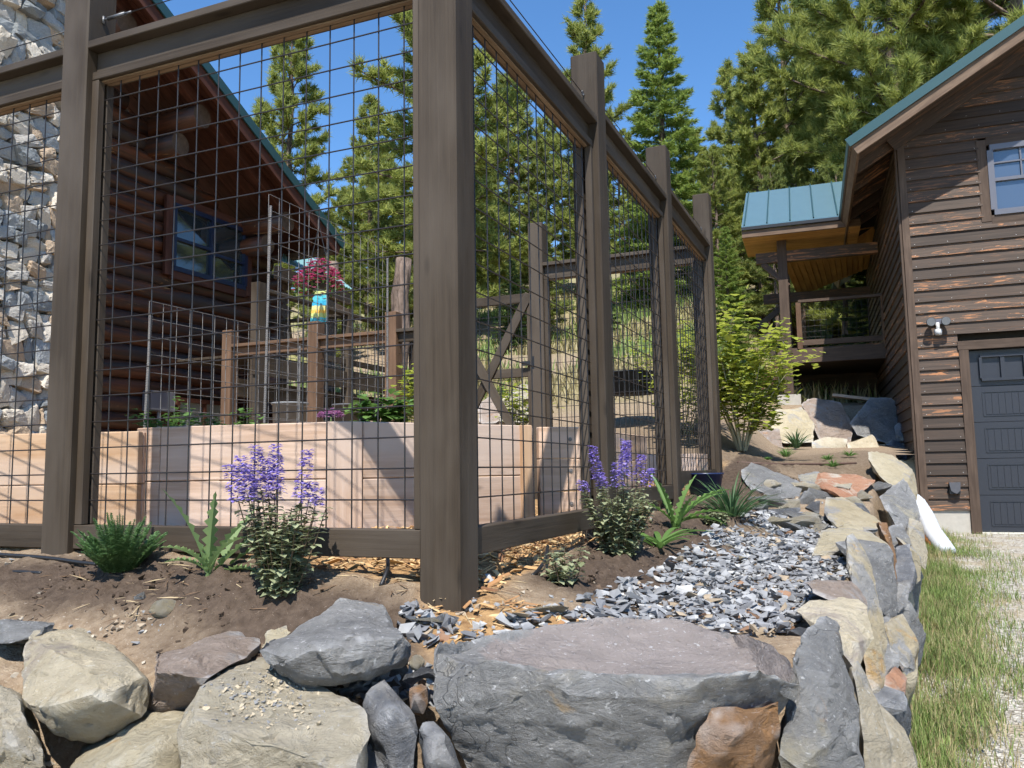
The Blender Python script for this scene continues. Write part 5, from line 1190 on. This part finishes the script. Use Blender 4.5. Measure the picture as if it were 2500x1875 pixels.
bushy('pea_plants', 'curling pea shoots along the front raised bed', at(480, 1030, 4.35) + V(0, 0, -.12), .2, .05, 9, 260, .035, 'fresh', 63, .003, 'plant', .55, spread=2.6)
bushy('pea_plants', 'pea shoots at the low trellis stake end of the raised bed', at(410, 1030, 4.45) + V(0, 0, -.12), .2, .04, 7, 170, .035, 'fresh', 64, .003, 'plant', .55, spread=1.0)
bushy('pea_plants', 'pea shoots at the right end of the pea row', at(545, 1028, 4.3) + V(0, 0, -.12), .18, .04, 6, 130, .035, 'fresh', 67, .003, 'plant', .55, spread=.9)
bushy('leafy_crop', 'dark green leafy crop behind the raised bed left of the corner post', at(935, 1030, 5.4) + V(0, 0, -.1), .3, .06, 8, 260, .09, 'fresh', 65, .004, 'plant', .35, spread=.6)
bushy('chard', 'bright yellow-green plants by the pale post beyond the bed', at(1000, 1020, 7.6) + V(0, 0, -.3), .7, .1, 8, 420, .08, 'lime', 66, .005, 'plant', .4, spread=.4)
bushy('shrub', 'low golden shrub among the rocks behind the garden gate', at(1262, 1020, 8.9) + V(0, 0, -.2), .5, .12, 8, 500, .06, 'lime', 68, .006, spread=.5)
al = thing('allium', 'mauve pompom flower above the edge of the weathered bed', 'flower', tuple(at(808, 1030, 4.4) + V(0, 0, -.12)))
mb = MB(); c = at(808, 1018, 4.4)
for i in range(190):
    d = rv(); d.z = abs(d.z) * .7
    if d.length < .2: continue
    d.normalize(); leaf(mb, c + V(d.x * .06, d.y * .05, d.z * .035), d, V(0, 0, 1), .02, .009, 2, .3)
mb.build('petals', M['mauve'], al); mb = MB(); mb.tube([c - V(0, 0, .15), c], .004, 5); mb.build('stem', M['gstem'], al)
# hanging basket and beach towel
hb = thing('hanging_basket', 'hanging basket of pink petunias under the cabin eave', 'flower basket', tuple(at(778, 700, 10.4)))
c = at(778, 688, 10.4); mb = MB(); mb.tube([c - V(0, 0, .1), c - V(0, 0, .02), c + V(0, 0, .08)], [.1, .16, .18], 14); mb.build('pot', M['black'], hb, True)
mb = MB(); lf = MB(); keep = rnd; rnd = random.Random(71)
for i in range(520):
    a = rnd.uniform(0, 6.28); r = rnd.random() ** .5 * .32; o = c + V(math.cos(a) * r, math.sin(a) * r, .14 + rnd.uniform(-.08, .12) - r * r * 2.2 + (.05 if r < .15 else 0))
    for k in range(4): leaf(mb, o, V(math.cos(a + k * 1.5), math.sin(a + k * 1.5) - .5, .5), V(0, 0, 1), .034, .019, 2, .2)
    leaf(lf, o - V(0, 0, .04), rv(), V(0, 0, 1), .05, .016, 2, .3)
rnd = keep
mb.build('petals', M['pink'], hb); lf.build('leaves', M['fresh'], hb); mb = MB()
for s in (-1, 1): mb.tube([c + V(.15 * s, 0, .08), c + V(0, 0, .75)], .006, 5)
mb.tube([c + V(0, 0, .75), c + V(0, 0, 1.0)], .008, 5); mb.build('hanger', M['black'], hb)
tw = thing('beach_towel', 'blue and yellow striped towel hanging by the deck', 'towel', tuple(at(782, 790, 10.9)))
tm = MT('striped_towel', .9, .1); sx = tm.n.new('ShaderNodeSeparateXYZ'); tm.L(tm.co.outputs['Object'], sx.inputs[0])
fr_ = tm.math('FRACT', tm.math('MULTIPLY', sx.outputs[2], 3.2)); cr = tm.n.new('ShaderNodeValToRGB'); cr.color_ramp.interpolation = 'CONSTANT'
for i, (p_, c_) in enumerate(((0, (.1, .5, .62)), (.25, (.55, .62, .25)), (.45, (.75, .5, .12)), (.6, (.62, .6, .3)), (.78, (.06, .4, .62)))):
    if i > 1: cr.color_ramp.elements.new(p_)
    cr.color_ramp.elements[i].position = p_; cr.color_ramp.elements[i].color = (*c_, 1)
tm.L(fr_, cr.inputs[0]); tm.color(cr.outputs[0])
mb = MB(); nx_ = 14
tl, tr_, bl, br = at(766, 703, 10.9), at(797, 703, 10.9), at(757, 790, 10.9), at(802, 790, 10.9)
for j in range(9):
    for i in range(nx_ + 1):
        p = tl.lerp(tr_, i / nx_).lerp(bl.lerp(br, i / nx_), j / 8); mb.v.append(tuple(p + V(0, .03 * math.sin(i * 1.3) * (j / 8 + .2), 0)))
for j in range(8):
    for i in range(nx_): a = j * (nx_ + 1) + i; mb.f.append((a, a + 1, a + nx_ + 2, a + nx_ + 1))
o = mb.build('cloth', tm.m, tw, True, loc=tuple(bl)); sd = o.modifiers.new('t', 'SOLIDIFY'); sd.thickness = .008
# pots, bucket, tubes
def pot(name, label, px, py, Y, r, h, mat, taper=.8):
    p = at(px, py, Y); t = thing(name, label, name.split('_')[-1], tuple(p)); mb = MB()
    mb.tube([p, p + V(0, 0, h * .93), p + V(0, 0, h * .93), p + V(0, 0, h), p + V(0, 0, h), p + V(0, 0, h * .8)], [r * taper, r, r * 1.07, r * 1.07, r * .93, r * .9], 20); mb.build('shell', mat, t, True)
    s = MB(); s.tube([p + V(0, 0, h * .8), p + V(0, 0, h * .82)], r * .92, 16); s.build('soil', bpy.data.materials['bed_soil'], t)
GP = plain('grey_pot', (.2, .2, .2), .7)
pot('grey_pot', 'grey planter pot beside the tall trellis under the deck', 707, 1050, 7.2, .15, .24, GP, .95)
pot('grey_pot', 'darker grey pot behind the mauve flower', 846, 1040, 7.6, .13, .2, plain('dark_grey_pot', (.1, .1, .105), .7))
pot('navy_bucket', 'navy blue bucket under the bottom rail near the last side post', 1722, 1212, 6.0, .13, .17, plain('navy_plastic', (.012, .022, .075), .35, .5), .8)
pot('fabric_pot', 'black fabric planter on the bank behind the second mesh panel', 1536, 962, 10.5, .36, .27, plain('black_fabric', (.03, .03, .032), .9), .96)
def hose(label, pts, r, mat, px=True):
    P_ = [(gnd(*p[:2]) + V(0, 0, .012 + (p[2] if len(p) > 2 else 0))) for p in pts]; Q = []
    for i in range(len(P_) - 1):
        a, b, c_, d = P_[max(0, i - 1)], P_[i], P_[i + 1], P_[min(len(P_) - 1, i + 2)]
        for k in range(6):
            t = k / 6; Q.append(.5 * ((2 * b) + (c_ - a) * t + (2 * a - 5 * b + 4 * c_ - d) * t * t + (3 * b - a - 3 * c_ + d) * t ** 3))
    Q.append(P_[-1]); mb = MB(); mb.tube(Q, r, 8); o = mb.build('irrigation_tube', mat, None, True); tag(o, label, 'hose', 'irrigation tubes'); return o
hose('black irrigation tube on the soil at the foot of the left post', [(-40, 1362), (60, 1368), (130, 1372), (190, 1382), (235, 1392)], .007, M['black'])
hose('thin black tube on the dirt at the far left edge', [(-20, 1408), (40, 1409), (100, 1412)], .006, M['black'])
hose('curved black tube end sticking up left of the corner post', [(935, 1398, .04), (945, 1405, .05), (946, 1422, .03), (930, 1442)], .007, M['black'])
hose('black tube beside the catmint seedling', [(1338, 1375, .05), (1330, 1390, .02), (1312, 1405), (1300, 1415)], .007, M['black'])
hose('black tube end at the foot of the round catmint', [(1570, 1340, .04), (1562, 1355, .015), (1545, 1372), (1525, 1380)], .007, M['black'])
hose('dark drip line across the soil below the porch boulders', [(1800, 1132), (1880, 1136), (1980, 1136), (2090, 1134)], .012, plain('brown_tube', (.1, .06, .045), .6))
# grass along the wall foot and the driveway
def blades(name, label, spots, Hs, w, mat):
    mb = MB()
    for (x, y, z, h) in spots:
        a = rnd.uniform(0, 6.28); l = rnd.uniform(.1, .7); d = V(math.cos(a) * l, math.sin(a) * l, 1).normalized() * h; s = V(-math.sin(a), math.cos(a), 0) * w; p = V(x, y, z - .01); m_ = p + d * .55 + V(0, 0, h * .05); e = p + d + V(math.cos(a), math.sin(a), -.6) * h * .22 * l
        i = len(mb.v); mb.v += [tuple(p - s), tuple(p + s), tuple(m_ + s * .7), tuple(m_ - s * .7), tuple(e)]; mb.f += [(i, i + 1, i + 2, i + 3), (i + 3, i + 2, i + 4)]
    return tag(mb.build(name, mat), label, 'grass', kind='stuff')
gs_, ds_ = [], []
rg = random.Random(81)
for _ in range(110000):
    y = rg.uniform(2.4, 10.8); d = rg.expovariate(1 / .5) - .05; x = wallx(y) + .12 + d
    if x > 7: continue
    n = fbm(x * 1.1, y * 1.1, 7)
    dens = math.exp(-max(0, d - .2) / .45) * (1 if n > -.1 else .2) + (.3 if n > .2 else 0)
    if rg.random() > dens: continue
    h = rg.uniform(.04, .14) * (1.2 if d < .4 else .6)
    (gs_ if rg.random() < .6 + .5 * n else ds_).append((x, y, dz(x, y) + .03, h))
    if len(gs_) > 26000: break
blades('grass', 'green grass growing along the foot of the driveway wall', gs_, 0, .0024, M['grass'])
blades('grass', 'dry straw-coloured grass thinning out into the gravel driveway', ds_, 0, .0024, M['drygrass'])
# grassy cover on the hillside
hg, hd = [], []
for _ in range(34000):
    y = rg.uniform(9.5, 40) ; x = rg.uniform(-.25, .42) * y + rg.uniform(-1, 1)
    s, c, g_ = zones(x, y)
    if g_ < .15 + rg.random() * .5: continue
    n = fbm(x * .3, y * .3, 17); z = hz_(x, y)
    (hg if n > -.05 else hd).append((x, y, z, rg.uniform(.15, .5)))
blades('hill_grass', 'rough green grass on the hillside behind the fence', hg, 0, .02, M['grass'])
blades('hill_grass', 'dry grass patches on the hillside behind the fence', hd, 0, .02, M['drygrass'])
# ------------------------------------------------------------------ trees
def bark_mat():
    t = MT('pine_bark', .9, .2); v = t.coord((6, 6, 1.6)); f = t.noise(v, 2.2, 7, .65, .6)
    t.color(t.mix(t.ramp(f, [(.35, 0.), (.65, 1.)]), (.055, .04, .032), (.26, .19, .15))); t.bump(f, .9, .05); return t.m
M['bark'] = bark_mat()
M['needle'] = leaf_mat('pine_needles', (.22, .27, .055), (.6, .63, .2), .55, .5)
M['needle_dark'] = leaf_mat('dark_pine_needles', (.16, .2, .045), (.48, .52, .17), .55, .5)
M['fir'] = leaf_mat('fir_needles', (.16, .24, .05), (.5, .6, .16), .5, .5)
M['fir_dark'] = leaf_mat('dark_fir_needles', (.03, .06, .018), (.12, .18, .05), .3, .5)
def tri_mesh(name, v):
    n = len(v) // 3; me = bpy.data.meshes.new(name); me.vertices.add(n * 3); me.vertices.foreach_set('co', np.asarray(v, np.float32).ravel())
    me.loops.add(n * 3); me.loops.foreach_set('vertex_index', np.arange(n * 3, dtype=np.int32))
    me.polygons.add(n); me.polygons.foreach_set('loop_start', np.arange(0, n * 3, 3, dtype=np.int32)); me.polygons.foreach_set('loop_total', np.full(n, 3, np.int32))
    me.update(calc_edges=True); return me
def needles(rs, C, D, K, Ln, w, cone):
    """K needles around each twig tip C pointing about D"""
    n = len(C); d = np.repeat(D, K, 0) + rs.normal(0, cone, (n * K, 3)); d /= np.linalg.norm(d, axis=1)[:, None] + 1e-9
    c = np.repeat(C, K, 0) + rs.normal(0, Ln * .12, (n * K, 3)); s = np.cross(d, rs.normal(0, 1, (n * K, 3))); s /= np.linalg.norm(s, axis=1)[:, None] + 1e-9
    L = Ln * rs.uniform(.65, 1.15, (n * K, 1)); out = np.empty((n * K, 3, 3))
    out[:, 0] = c - s * w; out[:, 1] = c + s * w; out[:, 2] = c + d * L; return out.reshape(-1, 3)
def pine_proto(seed, H=12., cb=.12, Rm=2.2, nb=95, K=19, Ln=.27, w=.019, prof='cone', gap=0.):
    rs = np.random.RandomState(seed); rr_ = random.Random(seed); tr, lb_ = MB(), MB(); C, D = [], []
    lean = [V(fbm(i * .4, seed) * .25, fbm(i * .4, seed, 7) * .25, H * i / 10) for i in range(11)]
    tr.tube(lean, [H * .017 * (1 - i / 10.4) + .012 for i in range(11)], 9)
    for b in range(nb):
        t = (b + rr_.random()) / nb; h = H * (cb + (1 - cb) * t); i = min(9, int(h / H * 10)); o = lean[i].lerp(lean[i + 1], h / H * 10 - i)
        pf_ = (1 - t) ** .72 * (.35 + .65 * min(1, t * 5 + .3)) if prof == 'cone' else (1 - t ** 2.2) ** .6 * (.55 + .45 * min(1, t * 3))
        Lb = Rm * pf_ * rr_.uniform(.62, 1.15) + .25; a = b * 2.399 + rr_.uniform(-.5, .5)
        if rr_.random() < gap: continue
        el = lerp(-.12, .75, t ** 1.4) + rr_.uniform(-.15, .15); d = V(math.cos(a) * math.cos(el), math.sin(a) * math.cos(el), math.sin(el)); pts = [o.copy()]
        for k in range(5): d = (d + V(0, 0, .11 if k > 1 else -.05) + V(rr_.uniform(-.1, .1), rr_.uniform(-.1, .1), 0)).normalized(); pts.append(pts[-1] + d * Lb / 5)
        lb_.tube(pts, [.014 + .011 * Lb * (1 - k / 5.5) for k in range(6)], 4, False)
        nt = max(4, int(Lb * 9))
        for k in range(nt):
            q = .22 + .78 * (k + rr_.random()) / nt; j = min(4, int(q * 5)); c = pts[j].lerp(pts[j + 1], q * 5 - j); bd = (pts[j + 1] - pts[j]).normalized()
            sd = (bd + V(rr_.uniform(-1, 1), rr_.uniform(-1, 1), rr_.uniform(-.35, .75)) * 1.0).normalized(); tl_ = rr_.uniform(.2, .5) * (1.15 - .5 * q) * min(1.3, .6 + Lb * .3); e = c + sd * tl_
            lb_.tube([c, e], [.008, .004], 3, False)
            for m_ in range(3): C.append(c.lerp(e, .45 + .275 * m_)[:]); D.append((sd + V(0, 0, .35))[:])
        C.append(pts[-1][:]); D.append((d + V(0, 0, .3))[:])
    C.append(lean[-1][:]); D.append((0, 0, 1.))
    v = needles(rs, np.array(C), np.array(D) / np.linalg.norm(np.array(D), axis=1)[:, None], K, Ln, w, .62)
    return tr.mesh('trunk', True), lb_.mesh('limbs', True), tri_mesh('crown', v), H
def fir_proto(seed, H=12., Rm=2.1, nb=150, cb=.04):
    rr_ = random.Random(seed); rs = np.random.RandomState(seed); tr, lb_ = MB(), MB(); C, D = [], []
    tr.tube([V(0, 0, H * i / 8) for i in range(9)], [H * .016 * (1 - i / 8.2) + .01 for i in range(9)], 9)
    for b in range(nb):
        t = (b + rr_.random()) / nb; h = H * (cb + (1 - cb) * t); Lb = Rm * (1 - t) ** .85 * rr_.uniform(.7, 1.12) + .18; a = b * 2.399 + rr_.uniform(-.4, .4); el = lerp(-.25, .7, t ** 1.6)
        d = V(math.cos(a) * math.cos(el), math.sin(a) * math.cos(el), math.sin(el)); pts = [V(0, 0, h)]
        for k in range(4): d = (d + V(0, 0, .14 if k > 1 else -.08)).normalized(); pts.append(pts[-1] + d * Lb / 4)
        lb_.tube(pts, [.012 + .008 * Lb * (1 - k / 4.4) for k in range(5)], 4, False); n = max(4, int(Lb * 9)); sdv = d.cross(V(0, 0, 1)).normalized()
        for k in range(n):
            q = .12 + .88 * (k + rr_.random()) / n; j = min(3, int(q * 4)); c = pts[j].lerp(pts[j + 1], q * 4 - j); bd = (pts[j + 1] - pts[j]).normalized()
            for sg in (-1, 1):
                sd = (sdv * sg + bd * .8 + V(0, 0, rr_.uniform(-.35, .1))).normalized(); l = Lb * .3 * (1.1 - q) + .1
                for m_ in range(3): C.append((c + sd * l * (m_ / 2.4))[:]); D.append((sd + bd * .5 + V(0, 0, -.12))[:])
    v = needles(rs, np.array(C), np.array(D) / np.linalg.norm(np.array(D), axis=1)[:, None], 9, .2, .017, .42)
    return tr.mesh('trunk', True), lb_.mesh('limbs', True), tri_mesh('crown', v), H
PROTO = {'pa': pine_proto(1), 'pb': pine_proto(2, Rm=2.5, nb=85, prof='round'), 'pc': pine_proto(3, Rm=1.7, nb=80, gap=.12), 'pd': pine_proto(4, H=15, cb=.3, Rm=3.0, nb=80, prof='round', gap=.1),
         'pn': pine_proto(5, H=15, cb=.1, Rm=4.2, nb=95, K=26, Ln=.3, w=.0125, prof='round', gap=.05), 'fa': fir_proto(6), 'fb': fir_proto(7, Rm=2.6, nb=130)}
_used = {}
def tree(px, ytop, Y, kind, label, mat='needle', name='pine_tree', wide=1.0, dx=0):
    top = at(px, ytop, Y); x = top.x; zb_ = hz_(x, Y) - .1
    tr, lb_, cr_, H = PROTO[kind]; s = (top.z - zb_) / H
    t = thing(name, label, 'tree', (x, Y, zb_), 'conifers on the hillside'); rz = rnd.uniform(0, 6.28)
    for nm, me, mt in (('trunk', tr, M['bark']), ('limbs', lb_, M['bark']), ('crown', cr_, M[mat])):
        key = (me.name, mt.name)
        if key not in _used:
            m2 = me if not len(me.materials) else me.copy(); m2.materials.clear(); m2.materials.append(mt); _used[key] = m2
        o = bpy.data.objects.new(nm, _used[key]); COL.objects.link(o); o.parent = t; o.matrix_local = Matrix.Rotation(rz, 4, 'Z') @ Matrix.Diagonal((s * wide, s * wide, s, 1))
    return t
T = tree
T(715, 72, 27, 'pa', 'slender sunlit pine standing free against the sky right of the cabin roof')
T(1075, -60, 24, 'pb', 'broad pine rising behind the corner post', wide=1.15)
T(1428, -12, 31, 'pc', 'open-branched pine seen above the second side post', wide=1.05)
T(1605, 18, 27, 'fa', 'pointed bright green fir above the third side post', 'fir', 'fir_tree', 1.15)
T(1895, -110, 31, 'pc', 'tall pine with a visible trunk left of the garage roof')
T(1775, 175, 34, 'pc', 'thin-topped pine between the fir and the tall pine', wide=1.1)
T(1835, 140, 29, 'pa', 'dense rounded pine in front of the tall pine', wide=1.1)
T(2150, -330, 25, 'pn', 'large long-needled pine behind the porch roof', 'needle', wide=1.0)
T(2420, -650, 24, 'pn', 'largest pine, towering over the garage roof', 'needle')
T(2330, 60, 32, 'pb', 'pine filling the gap between the two large pines')
T(1990, 130, 36, 'pb', 'pine behind the porch roof, right of the tall pine', wide=1.1)
T(905, 250, 30, 'pa', 'pine left of the corner post, half hidden by the broad pine', 'needle')
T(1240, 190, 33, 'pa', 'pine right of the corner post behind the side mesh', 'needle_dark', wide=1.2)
T(1335, 300, 36, 'pb', 'pine between the corner post and the second side post')
T(1510, 330, 38, 'pb', 'pine low between the open-branched pine and the fir')
T(1690, 330, 33, 'pa', 'pine just right of the fir', wide=1.2)
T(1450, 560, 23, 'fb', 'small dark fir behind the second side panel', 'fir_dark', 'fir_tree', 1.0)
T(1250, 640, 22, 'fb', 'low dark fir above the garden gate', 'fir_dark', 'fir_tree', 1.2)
T(1770, 560, 19, 'fb', 'bushy fir right of the last side post', 'fir', 'fir_tree', 1.15)
T(850, 470, 38, 'pb', 'distant pine behind the cabin eave')
T(790, 560, 24, 'pb', 'low pine beside the cabin eave', wide=1.2)
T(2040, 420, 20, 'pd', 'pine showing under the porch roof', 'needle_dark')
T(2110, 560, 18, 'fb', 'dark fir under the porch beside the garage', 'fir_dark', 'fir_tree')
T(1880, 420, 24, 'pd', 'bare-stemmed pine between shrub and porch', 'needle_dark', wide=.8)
T(1940, 380, 27, 'pd', 'bare-stemmed pine just left of the porch post', 'needle_dark', wide=.8)
T(1620, 470, 36, 'pb', 'pine in the far row below the fir', wide=1.2)
T(1420, 420, 40, 'pa', 'pine in the far row behind the second side post', wide=1.3)
T(1180, 420, 42, 'pb', 'pine in the far row behind the corner post', wide=1.3)
T(960, 480, 26, 'pb', 'pine behind the broken trunk', 'needle_dark', wide=1.2)
T(1800, 480, 40, 'pb', 'pine in the far row left of the porch', wide=1.3)
T(1130, 330, 28, 'pa', 'pine at the right edge of the corner post', wide=1.2)
T(940, 380, 34, 'pa', 'pine filling between the half-hidden pine and the corner post', wide=1.3)
T(1565, 440, 30, 'pa', 'pine between the second and third side posts', wide=1.3)
T(1740, 380, 26, 'pb', 'full pine right of the last side post', wide=1.0)
T(2090, 330, 30, 'pa', 'pine directly above the porch roof ridge', wide=1.3)
T(2240, 100, 28, 'pb', 'pine directly above the garage eave', wide=1.1)
T(640, 420, 42, 'pa', 'distant pine just showing past the cabin roof edge', wide=1.2)
T(1300, 480, 25, 'pa', 'pine behind the tall gate post', 'needle_dark', wide=1.3)
T(2310, -350, 27, 'pn', 'long-needled pine between the two largest pines')
T(2000, 20, 33, 'pa', 'dense pine left of the largest pines', wide=1.2)
# bare broken trunks
for (px, y1, Y, r, lab) in ((985, 632, 13.5, .15, 'broken-topped bare pine trunk beyond the deck railing'), (815, 640, 15.5, .12, 'bare trunk behind the pink hanging basket')):
    top = at(px, y1, Y); b_ = V(top.x - .15, Y, gz(top.x, Y) - .2); t = thing('tree_snag', lab, 'tree trunk', tuple(b_)); mb = MB()
    n = 9; mb.tube([b_.lerp(top, i / n) + V(fbm(i * .5, px) * .06, 0, 0) for i in range(n + 1)], [r * 1.35 * (1 - .35 * i / n) for i in range(n + 1)], 12); mb.build('trunk', M['bark'], t, True)
